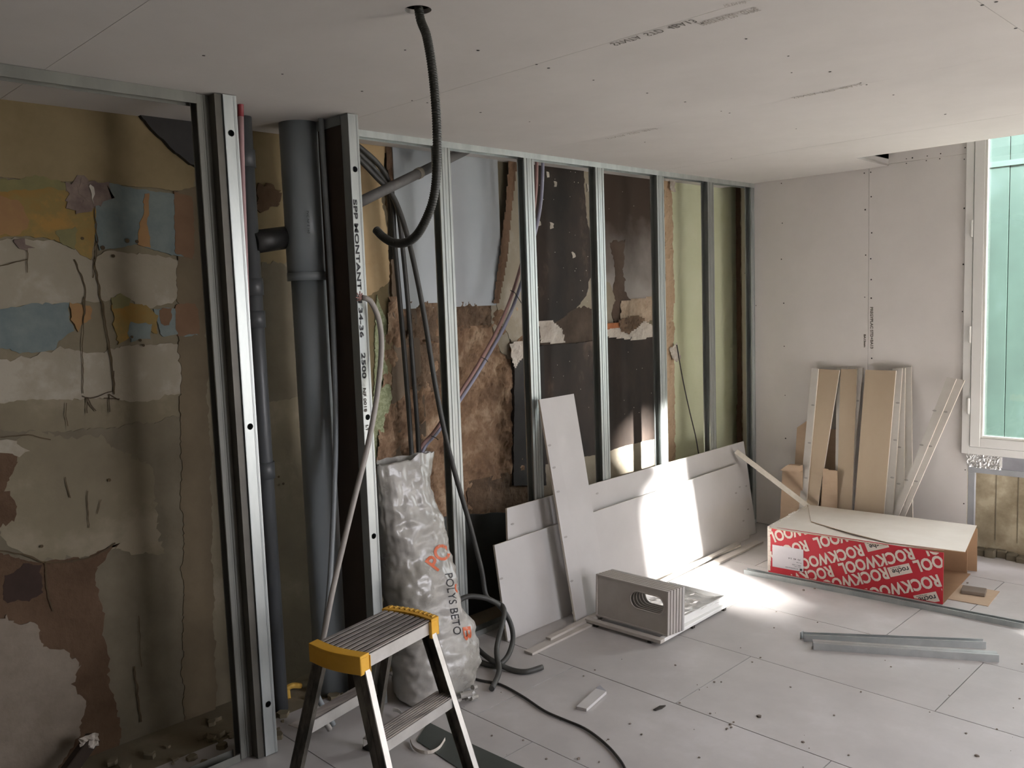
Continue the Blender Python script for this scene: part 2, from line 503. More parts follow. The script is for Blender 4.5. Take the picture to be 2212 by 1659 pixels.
# ---------------- outer walls and openings
def wall_x(name, x0, x1, y0, y1, z0, z1, opens, m):
    """wall perpendicular to X (thickness x0..x1) with openings (ya, yb, za, zb)"""
    b = MB()
    ys = y0
    for (ya, yb, za, zb) in sorted(opens):
        b.box(x0, x1, ys, ya, z0, z1)
        if za > z0: b.box(x0, x1, ya, yb, z0, za)
        b.box(x0, x1, ya, yb, zb, z1)
        ys = yb
    b.box(x0, x1, ys, y1, z0, z1)
    o = b.build(name, m); tag(o, kind='structure'); return o
wr = wall_x('wall_right', 4.0, 4.25, -8.2, 0.24, -0.12, 2.9, [(-3.5, -2.12, 0.6, 2.3), (-1.7, -0.5, 0.0, 2.2)], MASON)
MB().box(-0.32, 4.25, -8.4, -8.2, -0.12, 2.9).build('wall_back', MASON)['kind'] = 'structure'
wl = MB().box(-0.5, -0.3, -8.2, 0.44, -0.12, 2.9).build('wall_left', MASON); tag(wl, kind='structure')
we = MB()
we.box(-0.32, 1.36, 0.2, 0.42, -0.12, 2.9).box(1.36, 2.62, 0.2, 0.42, -0.12, 0.66).box(1.36, 2.62, 0.2, 0.42, 2.72, 2.9).box(2.62, 4.0, 0.2, 0.42, -0.12, 2.9)
we = we.build('wall_end', YPL); tag(we, kind='structure')
# plasterboard facing sheets on the end wall
MB().box(0.0, 0.829, 0.0, 0.0125, 0.004, 2.7).build('facing_panel', PLAS, we)
MB().box(0.831, 1.455, 0.0, 0.0125, 0.004, 2.512).build('facing_panel', PLAS, we)
MB().box(0.831, 1.46, 0.0, 0.0125, 2.514, 2.78).build('facing_panel', PLAS, we)
MB().box(2.66, 3.99, 0.0, 0.0125, 0.004, 2.78).build('facing_panel', PLAS, we)
MB().box(1.46, 2.66, 0.0, 0.0125, 2.72, 2.78).build('facing_panel', PLAS, we)
MB().box(1.4555, 1.459, -0.001, 0.013, 0.004, 0.68).build('cut_edge', CORE, we)
es = [(1688, 396), (1690, 482), (1688, 560), (1693, 655), (1694, 748), (1633, 660), (1867, 374), (1881, 372), (1882, 425), (1869, 453), (1883, 503),
      (1870, 551), (1881, 559), (1882, 604), (1868, 642), (1882, 644), (1883, 774), (2083, 450), (2081, 571), (2079, 673), (2081, 786), (1958, 353),
      (1971, 341), (2003, 337), (2001, 347), (2032, 332), (2030, 343), (2085, 319), (2083, 344), (1958, 343), (2083, 902), (2085, 1015), (2082, 1088), (1696, 854), (1697, 947)]
dots('wall_screws', [onY(p, -0.0002) for p in es], 0.0045, (0, -1, 0), DARK, we, 0.0008)
def vprint(txt, px, y0, y1, size, m, parent, plane='Y', val=-0.001):
    """text reading downwards between pixel rows y0..y1 at column px"""
    f = onY if plane == 'Y' else onX
    a = f((px, y0), val); b = f((px + (y1 - y0) * 0.004, y1), val)
    right = Vector((1, 0, 0)) if plane == 'Y' else Vector((0, 1, 0))
    M0 = frame(a, b - a, right)
    me = text_mesh(txt, size, Matrix.Identity(4), 0.0008)
    w = max(v.co.x for v in me.vertices)
    me.transform(M0 @ Matrix.Diagonal(((b - a).length / w, 1, 1, 1)))
    return link_mesh('printed_text', me, [m], parent)
vprint('PREGYPLAC STD+BA13', 1880, 663, 753, 0.026, INK, we)
vprint('BA13mm', 1866, 722, 750, 0.018, INK, we)

MB().box(1.461, 1.497, 0.0, 0.03, 0.002, 0.56).build('edge_channel', BLUEGREY, we)
MB().box(1.461, 2.66, -0.004, 0.03, 0.562, 0.598).build('sill_track', BLUEGREY, we)
MB().box(1.461, 1.497, 0.03, 0.031, 0.002, 0.56).build('channel_back', GALVD, we)
# outer masonry seen in the recess below the window, vertical board joints
for px in (2153, 2201):
    a = onY((px, 1020), 0.2); 
    MB().box(a.x - 0.0015, a.x + 0.0015, 0.197, 0.2, 0.1, 0.55).build('plaster_joint', DIRTY, we)
b = MB()
for k in range(26):
    xx = 1.4 + k * 0.06
    h = 0.03 + 0.035 * noise.noise(Vector((k * 1.7, 0, 0)))**2 + 0.02 * random.random()
    b.box(xx, xx + 0.062, 0.14 + random.uniform(-0.02, 0.02), 0.2, -0.01, h)
b.build('rubble_edge', DIRTY, we, kind='stuff', bevel=0.008)

# ---------------- window in the end wall (window_1)
wx0, wx1, wz0, wz1 = 1.425, 2.68, 0.68, 2.72
def ring(b, x0, x1, z0, z1, t, y0, y1):
    b.box(x0, x0 + t, y0, y1, z0, z1); b.box(x1 - t, x1, y0, y1, z0, z1)
    b.box(x0 + t, x1 - t, y0, y1, z0, z0 + t); b.box(x0 + t, x1 - t, y0, y1, z1 - t, z1)
b = MB(); ring(b, wx0, wx1, wz0, wz1, 0.045, -0.022, 0.06)
w1 = b.build('window_1', UPVC, bevel=0.002); tag(w1, kind='structure')
mid = 2.05
for (a0, a1) in ((1.475, mid - 0.002), (mid + 0.002, 2.63)):
    b = MB(); ring(b, a0, a1, 0.728, 2.672, 0.058, -0.03, 0.045)
    sh = b.build('sash', UPVC, w1, bevel=0.003)
    b = MB(); ring(b, a0 + 0.058, a1 - 0.058, 0.786, 2.614, 0.014, -0.026, 0.0)
    b.build('glazing_bead', BEAD, sh, bevel=0.002)
    MB().box(a0 + 0.066, a1 - 0.066, 0.006, 0.012, 0.794, 2.606).build('pane', GLASS, sh)
for zz in (2.06, 1.42, 0.98):
    MB().tube([(1.4665, -0.034, zz - 0.05), (1.4665, -0.034, zz + 0.05)], 0.008, 10).build('hinge', UPVC, w1)
# sill details
b = MB()
n = 26
vv = [[None] * 8 for _ in range(n)]
for i in range(n):
    for j in range(8):
        x = 1.457 + 0.19 * i / (n - 1) + random.uniform(-0.003, 0.003)
        z = 0.597 + 0.083 * j / 7
        y = -0.012 - 0.012 * random.random()
        vv[i][j] = b.bm.verts.new((x, y, z))
for i in range(n - 1):
    for j in range(7):
        b.face([vv[i][j], vv[i + 1][j], vv[i + 1][j + 1], vv[i][j + 1]])
b.build('foil_strip', FOIL, w1)
MB().box(1.645, 2.66, -0.008, 0.02, 0.60, 0.68).build('sill_membrane', GREYSH, w1)
MB().box(1.64, 1.652, -0.02, -0.006, 0.61, 0.675).build('plastic_clip', UPVC, w1)

# outside: hoarding, ground, unseen shapes added to mask the low sun
h = root('green_hoarding', (1.2, 1.25, 0), 'green painted board hoarding seen outside through the window', 'hoarding')
SEAM = onY((2178, 520), 1.25).x
for k, (x0, x1) in enumerate(((-0.2, SEAM - 1.105), (SEAM - 1.1, SEAM - 0.554), (SEAM - 0.55, SEAM - 0.003), (SEAM + 0.003, 1.72))):
    MB().box(x0, x1, 1.25 + 0.004 * (k % 2), 1.27 + 0.004 * (k % 2), -0.4, 3.6).build('board', TARP, h)
MB().box(-0.2, 1.715, 1.272, 1.30, -0.4, 3.6).build('backing_board', CHAR, h)
MB().box(-0.2, 1.72, 1.24, 1.25, 2.56, 2.60).build('rail', mat('lighter_green_rail', '#3c4f49', '#435750', 3, 0.7), h)
g = MB().box(-6, 14, -14, 9, -0.6, -0.4).build('outside_ground', CONC); tag(g, kind='structure')
tag(MB().box(6.3, 6.5, -3.4, -2.6, -0.4, 1.72).build('sun_mask_wall', CONC), 'unseen low wall added outside the right window to cut the sunbeam from below', 'wall')  # unseen wall added to set the lower edge of the sunbeam
nb2 = MB()
nb2.prism([Vector((6.3, -7.5, -0.4)), Vector((6.3, -3.44, -0.4)), Vector((6.3, -3.44, 2.62)), Vector((6.3, -3.1, 2.8)), Vector((6.3, -7.5, 3.3))], (1, 0, 0))
nb2 = nb2.build('sun_mask_block', CONC)  # unseen mass added to block the sun on one side of the beam
tag(nb2, 'unseen block with sloping top added outside the right window to bound the sunbeam', 'building')

aw = MB()
aw.prism([Vector((5.0, -3.7, 1.96)), Vector((5.0, -2.35, 2.59)), Vector((5.0, -2.35, 2.66)), Vector((5.0, -3.7, 2.66))], (0.02, 0, 0))
tag(aw.build('sun_mask_sheet', CONC), 'unseen slanted sheet added outside the right window to trim the sunbeam', 'sheet')  # unseen sheet added to give the sunbeam its slanting top edge
# right-hand window and added doorway frames (out of the photograph)
b = MB()
for (y0, y1) in ((-3.5, -2.12),):
    b.box(4.08, 4.14, y0, y0 + 0.05, 0.6, 2.3).box(4.08, 4.14, y1 - 0.05, y1, 0.6, 2.3).box(4.08, 4.14, y0, y1, 0.6, 0.65).box(4.08, 4.14, y0, y1, 2.25, 2.3)
w2 = b.build('window_2', UPVC); tag(w2, kind='structure')
d1 = MB().box(4.02, 4.08, -1.7, -1.66, 0.0, 2.2).box(4.02, 4.08, -0.54, -0.5, 0.0, 2.2).box(4.02, 4.08, -1.66, -0.54, 2.14, 2.2).build('added_door_1', UPVC); tag(d1, kind='structure')  # unseen door added so a sun patch on the floor brightens the end wall
for k in range(28):
    MB().box(4.085 + 0.002 * (k % 2), 4.097 + 0.002 * (k % 2), -1.7, -0.5, 0.60 + k * 0.056, 0.655 + k * 0.056).build('added_shutter_slat', UPVC, d1)  # added shutter, open at the bottom to limit that sun patch


# ---------------- old masonry on the left: layers, patches and stains
WX = -0.30
def ragged(poly, amp, step=0.03, seed=0.0):
    step = min(step, 0.012); amp = amp * 1.5
    out = []
    n = len(poly)
    for i in range(n):
        a, c = Vector(poly[i]), Vector(poly[(i + 1) % n])
        L = (c - a).length
        k = max(1, int(L / step))
        for j in range(k):
            p = a.lerp(c, j / k)
            q = Vector((p.x * 9 + seed, p.y * 9, p.z * 9 + seed))
            q2 = q * 4
            p = p + Vector((0, noise.noise(q) + 0.5 * noise.noise(q2) + 0.5 * noise.noise(q2 * 2.7), noise.noise(q + Vector((31, 7, 3))) + 0.5 * noise.noise(q2 + Vector((5, 9, 1))) + 0.5 * noise.noise(q2 * 2.7 + Vector((2, 3, 8))))) * amp
            out.append(p)
    return out
_pn = [0]
def patch(name, px, m, lay, amp=0.012, step=0.03, depth=None):
    """ragged piece lying on the old wall; px = outline in photo pixels, lay = mm it stands proud"""
    _pn[0] += 1
    x = WX + lay * 0.001
    poly = [onX(p, x) for p in px]
    poly = ragged(poly, amp, step, _pn[0] * 3.7) if amp else poly
    return MB().prism(poly, (-(depth or lay * 0.001), 0, 0)).build(name, m, wl)

def relief(name, px, m, lay, amp, res=0.014, sc=9.0, rag=0.0):
    """piece with a modelled rough surface"""
    x = WX + lay * 0.001
    poly = [onX(p, x) for p in px]
    ys = [p.y for p in poly]; zs = [p.z for p in poly]
    y0, y1, z0, z1 = min(ys), max(ys), min(zs), max(zs)
    ny, nz_ = int((y1 - y0) / res) + 1, int((z1 - z0) / res) + 1
    def inside(y, z):
        y += noise.noise(Vector((y * 14, z * 14, 3))) * rag; z += noise.noise(Vector((y * 14, z * 14, 9))) * rag
        c = False
        n = len(poly)
        for i in range(n):
            a, b_ = poly[i], poly[(i + 1) % n]
            if (a.z > z) != (b_.z > z) and y < (b_.y - a.y) * (z - a.z) / (b_.z - a.z) + a.y: c = not c
        return c
    b = MB(); V = {}
    def vert(i, j):
        if (i, j) not in V:
            y, z = y0 + i * res, z0 + j * res
            q = Vector((y * sc, z * sc, 1.3))
            dd = noise.noise(q) + 0.6 * noise.noise(q * 2.3) + 0.35 * noise.noise(q * 5.1) + 0.2 * noise.noise(q * 11)
            V[(i, j)] = b.bm.verts.new((x + dd * amp, y, z))
        return V[(i, j)]
    for i in range(ny):
        for j in range(nz_):
            if inside(y0 + (i + .5) * res, z0 + (j + .5) * res):
                b.face([vert(i, j), vert(i + 1, j), vert(i + 1, j + 1), vert(i, j + 1)])
    return b.build(name, m, wl, smooth=False)

# bay left of the pipe duct: big painted plaster wall
relief('plaster_coat', [(-60, 80), (450, 200), (452, 1700), (-60, 1900)], MASON, 14, 0.004, 0.03, 3)
patch('plaster_coat', [(-60, 90), (430, 235), (420, 415), (210, 395), (-60, 380)], MASONY, 20, 0.004, 0.08)
patch('paint_patch', [(-30, 385), (60, 378), (150, 395), (158, 412), (60, 408), (-30, 412)], OLIVE, 22)
patch('paint_patch', [(-30, 400), (60, 402), (150, 405), (200, 440), (207, 500), (200, 560), (175, 548), (165, 535), (140, 522), (100, 515), (40, 510), (-30, 518)], OCHRE, 21.5, 0.008)
patch('paint_patch', [(-10, 425), (40, 430), (70, 470), (50, 505), (-20, 510)], ORANGE, 23, 0.012)
patch('paint_patch', [(130, 495), (165, 490), (168, 538), (140, 528), (120, 510)], OLIVE, 23.2, 0.01)
patch('paint_patch', [(200, 400), (240, 398), (310, 410), (405, 422), (415, 560), (330, 538), (290, 530), (215, 540), (205, 500)], BLUEP, 21, 0.006)
patch('paint_patch', [(313, 415), (326, 415), (318, 480), (322, 535), (296, 528), (300, 500), (308, 470)], ORANGE, 23, 0.006)
patch('stain_patch', [(136, 388), (165, 384), (192, 392), (200, 430), (172, 442), (148, 425)], PURP, 24, 0.03, 0.02)
patch('stain_patch', [(180, 378), (215, 384), (240, 398), (232, 430), (206, 448), (190, 420)], PURP, 25, 0.035, 0.02)
patch('stain_patch', [(160, 425), (200, 432), (204, 452), (178, 448)], PURP, 26, 0.03, 0.02)
patch('stain_patch', [(38, 512), (60, 506), (74, 524), (52, 530)], PURP, 25, 0.03, 0.02)
patch('plaster_lump', [(200, 395), (208, 400), (205, 420), (203, 438), (199, 420)], WHCRUM, 28, 0.012, 0.02)
patch('paint_patch', [(376, 415), (416, 425), (420, 560), (378, 545)], REDBR, 22.5, 0.006)
patch('pale_coat', [(-30, 520), (40, 515), (100, 520), (160, 540), (200, 565), (225, 545), (330, 545), (415, 565), (425, 640), (330, 660), (240, 645), (150, 660), (80, 662), (-30, 668)], PALE, 19, 0.01)
patch('paint_patch', [(-30, 672), (60, 660), (148, 655), (155, 690), (165, 718), (130, 735), (115, 758), (60, 762), (-30, 745)], BLUEP, 21, 0.01)
patch('paint_patch', [(148, 655), (198, 660), (205, 690), (185, 700), (170, 716), (158, 690)], ORANGE, 22, 0.01)
patch('paint_patch', [(242, 645), (262, 638), (282, 650), (278, 665), (248, 668)], OLIVE, 22.6, 0.008)
patch('paint_patch', [(245, 662), (320, 655), (345, 680), (340, 720), (300, 700), (282, 735), (258, 745), (245, 700)], OCHRE, 22, 0.01)
patch('paint_patch', [(285, 695), (330, 700), (325, 730), (290, 738), (278, 715)], BLUEP, 22.4, 0.01)
patch('paint_patch', [(335, 670), (410, 660), (425, 720), (350, 730)], BLUEP, 21, 0.008)
patch('paint_patch', [(345, 670), (372, 668), (368, 705), (350, 700)], REDBR, 22, 0.008)
patch('stain_patch', [(380, 660), (425, 655), (430, 720), (385, 725)], REDBR, 21.6, 0.008)
patch('pale_coat', [(-30, 768), (60, 768), (130, 750), (200, 760), (320, 745), (430, 740), (435, 850), (300, 870), (120, 860), (-30, 880)], PALE, 18, 0.012)
patch('dirty_coat', [(-40, 930), (60, 935), (200, 925), (440, 900), (470, 1700), (250, 1800), (-40, 1700)], DIRTY, 17, 0.012)
patch('dirty_coat', [(60, 940), (240, 950), (330, 1020), (350, 1200), (250, 1180), (205, 1200), (100, 1215), (20, 1180), (-30, 1100), (-30, 980)], MASON, 18, 0.02)
patch('exposed_mortar', [(-60, 1190), (30, 1200), (70, 1210), (120, 1215), (180, 1210), (235, 1185), (252, 1175), (215, 1225), (208, 1300), (225, 1370), (240, 1440), (250, 1550), (265, 1660), (200, 1800), (-60, 1700)], MORTAR, 19, 0.014)
patch('dark_patch', [(10, 1240), (60, 1225), (98, 1222), (95, 1280), (60, 1300), (10, 1300)], mat('dark_plum_mortar', '#33261f', '#3d2d26', 8, 0.95), 20, 0.012)
patch('flaking_coat', [(-60, 1380), (18, 1320), (28, 1350), (75, 1345), (100, 1400), (140, 1415), (178, 1440), (160, 1480), (185, 1520), (175, 1580), (110, 1680), (-60, 1800)], LOWPL, 24, 0.018)
patch('dirty_coat', [(-40, 965), (0, 962), (50, 975), (20, 1050), (35, 1130), (-40, 1150)], MORTAR, 18.6, 0.02)
patch('pale_coat', [(-30, 950), (30, 950), (62, 975), (40, 990), (0, 975), (-30, 975)], PALE, 20, 0.012)
def crack(px, w=0.0035, lay=24.5, m=CRACK):
    pts = []
    x = WX + lay * 0.001
    P = [onX(p, x) for p in px]
    b = MB()
    prev = None
    S_ = spline(P, 0.012)
    for i, p in enumerate(S_):
        q = Vector((p.y * 30, p.z * 30, 2))
        p = p + Vector((0, noise.noise(q) * 0.006, noise.noise(q + Vector((9, 9, 9))) * 0.004))
        ww = 0.55 * w * (0.5 + 0.9 * abs(noise.noise(q * 0.7))) + 0.0008
        t = (S_[min(i + 1, len(S_) - 1)] - S_[max(i - 1, 0)]).normalized()
        nrm = Vector((0, -t.z, t.y)) * ww
        cur = (b.bm.verts.new(p + nrm), b.bm.verts.new(p - nrm), b.bm.verts.new(p + Vector((-0.003, 0, 0))))
        if prev:
            b.face([prev[0], cur[0], cur[1], prev[1]])
            b.face([prev[0], prev[2], cur[2], cur[0]]); b.face([prev[1], cur[1], cur[2], prev[2]])
        prev = cur
    return b.build('crack', m, wl, kind='stuff')
crack([(203, 560), (212, 610), (225, 680), (236, 750), (243, 800), (246, 850)], 0.006)
crack([(208, 400), (205, 450), (210, 520), (200, 600)], 0.003)
crack([(160, 560), (178, 600), (185, 640), (180, 700)], 0.003)
crack([(182, 640), (178, 760), (180, 850)], 0.002)
crack([(0, 575), (60, 560)], 0.002); crack([(58, 540), (60, 590)], 0.0015)
crack([(0, 1190), (60, 1200), (100, 1215), (180, 1208), (225, 1190), (250, 1172)], 0.005, 26)
crack([(98, 1215), (102, 1270), (115, 1320)], 0.003, 26)
crack([(140, 1030), (150, 1075)], 0.002); crack([(188, 1060), (192, 1140)], 0.002); crack([(218, 1080), (212, 1110)], 0.0015)
crack([(0, 945), (60, 940), (110, 950)], 0.002)
crack([(290, 1440), (298, 1500), (305, 1560)], 0.006); crack([(143, 870), (145, 920)], 0.0015)
crack([(300, 1330), (305, 1440)], 0.0015)
# hand-drawn arrows on the plaster
for P in ([(246, 800), (246, 852)], [(178, 856), (195, 860), (240, 846), (246, 842)], [(188, 860), (187, 892)], [(190, 860), (206, 888)], [(236, 852), (236, 890)], [(236, 852), (256, 864)], [(225, 860), (258, 862)]):
    crack(P, 0.003, 22, mat('charcoal_mark', '#3f3324', '#4d4030', 20, 0.9))
dots('nail_hole', [onX(p, WX + 0.024) for p in [(236, 1037), (178, 515), (222, 535), (275, 520), (296, 522), (285, 728), (303, 735), (310, 746), (245, 553), (602, 1030), (612, 1045), (90, 1180)]], 0.007, (1, 0, 0), CRACK, wl, 0.001)
# dark patch across the corner high in the bay
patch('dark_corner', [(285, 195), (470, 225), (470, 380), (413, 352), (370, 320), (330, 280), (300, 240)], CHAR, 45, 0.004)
patch('shaded_corner_coat', [(378, 420), (440, 400), (470, 1640), (398, 1640), (392, 1000)], mat('shaded_corner_plaster', '#5f5340', '#6d604b', 4, 0.9, bump=0.3), 20.5, 0.01)  # darker brown paints in the shading where the wall turns

# duct behind the pipes
patch('plaster_coat', [(520, 200), (800, 200), (800, 560), (640, 560), (520, 600)], MASONY, 10, 0.01)
patch('plaster_coat', [(520, 575), (800, 575), (800, 880), (520, 880)], DIRTY, 12, 0.02)
patch('plaster_coat', [(540, 860), (800, 860), (800, 1500), (540, 1500)], MASON, 14, 0.02)
patch('brown_stain', [(560, 400), (610, 410), (605, 440), (560, 450)], MORTAR, 18, 0.02)

# bay 1
patch('cream_coat', [(760, 260), (836, 290), (828, 420), (840, 520), (838, 615), (760, 660)], CREAM, 24, 0.01)
patch('plaster_coat', [(760, 600), (840, 615), (850, 700), (848, 900), (835, 1060), (760, 1060)], MASONY, 18, 0.014)
patch('mesh_strip', [(815, 640), (836, 690), (832, 770), (848, 860), (836, 900), (838, 1010), (800, 1010)], MESHG, 26, 0.008)
relief('timber_lath', [(832, 290), (852, 290), (858, 390), (842, 410), (836, 350)], WOODD, 30, 0.005, 0.012, 14)
patch('dirty_strip', [(838, 400), (862, 400), (900, 650), (905, 1050), (846, 1050), (850, 700)], mat('grey_brown_plaster', '#6b5c4c', '#7d6d5b', 6, 0.9, bump=0.5), 20, 0.012)
relief('timber_batten', [(862, 470), (880, 470), (912, 800), (924, 1010), (905, 1010), (893, 800)], mat('grey_brown_timber', '#5f5145', '#70614f', 8, 0.85, stretch=(1, 1, 0.2)), 34, 0.003, 0.014, 12)
MB().box(WX + 0.01, WX + 0.036, onX((850, 400), -0.27).y, onX((1075, 400), -0.27).y, 1.70, 2.545).build('blue_grey_panel', BLUEPANEL, wl)
relief('rubble_infill', [(840, 640), (1130, 640), (1132, 1010), (1060, 1040), (1060, 1110), (1010, 1122), (830, 1300), (810, 1000)], RUBBLE, 24, 0.026, 0.009, 7)
relief('rubble_infill', [(885, 652), (1080, 655), (1060, 705), (1040, 700), (985, 716), (950, 740), (880, 730)], RUBBLED, 34, 0.015, 0.011, 9)
relief('rubble_infill', [(895, 745), (940, 740), (960, 800), (945, 850), (900, 830)], RUBBLED, 36, 0.012, 0.012, 9)
relief('rubble_infill', [(1010, 1040), (1170, 1000), (1165, 1120), (1010, 1135)], RUBBLED, 30, 0.014, 0.012, 9)
patch('pale_coat', [(1112, 330), (1140, 330), (1150, 700), (1108, 745), (1086, 700), (1075, 660), (1092, 560), (1104, 450)], PALE, 38, 0.008)
relief('timber_lath', [(1100, 340), (1118, 345), (1104, 470), (1096, 560), (1078, 655), (1066, 655), (1078, 560), (1092, 450)], WOODD, 46, 0.005, 0.011, 14)
patch('pale_coat', [(1060, 650), (1108, 640), (1105, 690), (1095, 740), (1108, 780), (1080, 760), (1062, 700)], PALE, 34, 0.012)
relief('plaster_lump', [(1103, 742), (1132, 735), (1135, 765), (1112, 795), (1103, 770)], WHCRUM, 60, 0.014, 0.01, 16)
patch('charcoal_board', [(1112, 765), (1175, 745), (1180, 1050), (1110, 1050)], CHAR, 44, 0.004)
patch('dark_grey_sheet', [(930, 1120), (1060, 1108), (1180, 1110), (1190, 1420), (960, 1560)], DGREY, 50, 0.003)
patch('pale_coat', [(1165, 990), (1215, 985), (1210, 1150), (1165, 1150)], PALE, 24, 0.01)
patch('dirty_strip', [(1165, 1050), (1230, 1050), (1230, 1400), (1165, 1400)], MASON, 22, 0.01)

def zgrad(name, ca, cb, z0, z1):
    M = mat(name, ca, ca, 5, 0.8, bump=0.15, bscale=30)
    t = M.node_tree
    tcn = t.nodes.new('ShaderNodeTexCoord'); sx = t.nodes.new('ShaderNodeSeparateXYZ')
    nz = t.nodes.new('ShaderNodeTexNoise'); nz.inputs['Scale'].default_value = 5; nz.inputs['Detail'].default_value = 8
    ad = t.nodes.new('ShaderNodeMath'); ad.operation = 'MULTIPLY_ADD'; ad.inputs[1].default_value = 0.55
    mr = t.nodes.new('ShaderNodeMapRange'); mr.inputs[1].default_value = z0 + 0.27; mr.inputs[2].default_value = z1 + 0.27
    rp = t.nodes.new('ShaderNodeValToRGB')
    e = rp.color_ramp.elements; e[0].color = lin(ca); e[1].color = lin(cb)
    t.links.new(tcn.outputs['Object'], sx.inputs[0]); t.links.new(tcn.outputs['Object'], nz.inputs['Vector'])
    t.links.new(nz.outputs['Fac'], ad.inputs[0]); t.links.new(sx.outputs[2], ad.inputs[2]); t.links.new(ad.outputs[0], mr.inputs[0])
    t.links.new(mr.outputs[0], rp.inputs[0]); t.links.new(rp.outputs[0], t.nodes['Principled BSDF'].inputs['Base Color'])
    return M
SMG = zgrad('smoke_graded_plaster', '#9a948f', '#43362c', onX((1360, 625), -0.27).z, onX((1360, 470), -0.27).z)
# bays 3 and 4: soot-stained boards with torn edge
patch('pale_coat', [(1240, 340), (1310, 340), (1310, 700), (1240, 700)], PALE, 24, 0.0)
patch('sooty_board', [(1150, 320), (1262, 345), (1262, 400), (1265, 440), (1270, 480), (1276, 520), (1281, 560), (1282, 590), (1272, 610), (1266, 640), (1256, 655), (1245, 668), (1190, 700), (1150, 700)], SOOT, 30, 0.010, 0.02)
patch('dark_rubble_band', [(1150, 690), (1240, 668), (1262, 660), (1310, 680), (1310, 745), (1150, 750)], mat('grey_soot_rubble', '#453a31', '#5c5045', 8, 0.95, bump=0.6), 26, 0.012)
relief('rubble_patch', [(1162, 692), (1195, 692), (1215, 712), (1222, 740), (1168, 742)], WHCRUM, 40, 0.012, 0.01, 12)
patch('smoked_board', [(1290, 340), (1430, 355), (1430, 655), (1290, 655)], SMG, 30, 0.0)
patch('smoke_streak', [(1318, 520), (1352, 520), (1348, 600), (1358, 650), (1345, 690), (1328, 710), (1322, 660), (1328, 600)], mat('brown_soot_streak', '#4a3c31', '#5f5044', 6, 0.8), 32, 0.02)
patch('pale_coat', [(1295, 598), (1318, 610), (1330, 650), (1320, 680), (1330, 720), (1295, 720)], PALE, 34, 0.01)
relief('rubble_patch', [(1342, 650), (1415, 640), (1415, 690), (1380, 700), (1340, 690)], mat('beige_rubble', '#a08d78', '#b9a792', 14, 0.95, bump=0.8, bscale=40), 40, 0.010, 0.01, 14)
relief('brick_piece', [(1305, 697), (1340, 697), (1345, 712), (1305, 712)], BRICK, 48, 0.006, 0.008, 18)
relief('rubble_patch', [(1300, 712), (1345, 708), (1385, 690), (1416, 705), (1416, 728), (1370, 735), (1300, 726)], WHCRUM, 46, 0.013, 0.01, 16)
relief('dark_hollow', [(1335, 690), (1375, 680), (1395, 690), (1360, 722), (1340, 716)], RUBBLED, 50, 0.012, 0.01, 16)
patch('sooty_board', [(1150, 748), (1262, 740), (1300, 733), (1425, 722), (1425, 946), (1350, 962), (1300, 980), (1262, 986), (1150, 1010)], SOOT, 36, 0.003)
patch('pale_coat', [(1150, 985), (1300, 970), (1430, 940), (1430, 1100), (1150, 1150)], PALE, 28, 0.006)
fk = []
for _k in range(130):
    x_ = random.choice([random.uniform(1160, 1255), random.uniform(1160, 1280), random.uniform(1305, 1415)]); y_ = random.uniform(370, 930)
    if 655 < y_ < 750 or (x_ > 1300 and 560 < y_ < 740): continue
    fk.append(onX((x_, y_), WX + 0.037 if y_ > 745 else WX + 0.031))
dots('paint_flecks', fk[::2], 0.0024, (1, 0, 0), WHCRUM, wl, 0.0006)
for (x_, y_) in ((1183, 375), (1200, 398), (1190, 490), (1240, 550), (1270, 405), (1165, 480)):
    patch('paint_fleck', [(x_ - 3, y_ - 7), (x_ + 3, y_ - 3), (x_ + 4, y_ + 6), (x_ - 1, y_ + 8)], WHCRUM, 32, 0.01)
# bays 5 and 6
relief('rough_timber', [(1434, 372), (1453, 375), (1453, 500), (1457, 640), (1455, 760), (1458, 860), (1460, 1010), (1440, 1010)], WOODP, 40, 0.010, 0.011, 16)
gp0, gp1 = onX((1450, 500), -0.26).y, onX((1594, 500), -0.26).y
b = MB().box(WX + 0.01, WX + 0.03, gp0, gp1, 0.3, 2.545)
gp = b.build('green_panel', GREENP, wl)
b = MB()
for k in range(150):
    z = 0.6 + k * 0.0125
    b.box(WX + 0.029, WX + 0.0312, gp0 + 0.002, gp1 - 0.002, z, z + 0.006)
b.build('panel_ribs', GREENP, gp, kind='stuff')
relief('timber_post', [(1590, 380), (1604, 380), (1606, 1100), (1593, 1100)], WOODD, 70, 0.006, 0.014, 10)
y0 = onY((1603, 600), 0).x
MB().box(-0.104, -0.052, -0.004, 0.03, 0.0, 2.545).build('white_batten', mat('worn_white_batten', '#a9a192', '#b6ae9f', 6, 0.8, stretch=(1, 1, 0.2)), wl)
dots('batten_screws', [onY(p, -0.0045) for p in [(1609, 408), (1611, 496), (1610, 590), (1613, 667)]], 0.006, (0, -1, 0), DARK, wl)
relief('plaster_lump', [(1603, 676), (1616, 678), (1616, 695), (1604, 692)], WHCRUM, 190, 0.008, 0.008, 16)
# torn fabric scrap by the rough timber
relief('plaster_lump', [(1448, 752), (1462, 740), (1470, 775), (1460, 782), (1450, 770)], WHCRUM, 60, 0.014, 0.009, 18)
relief('plaster_lump', [(1445, 385), (1458, 392), (1460, 415), (1448, 410)], WHCRUM, 58, 0.012, 0.009, 18)

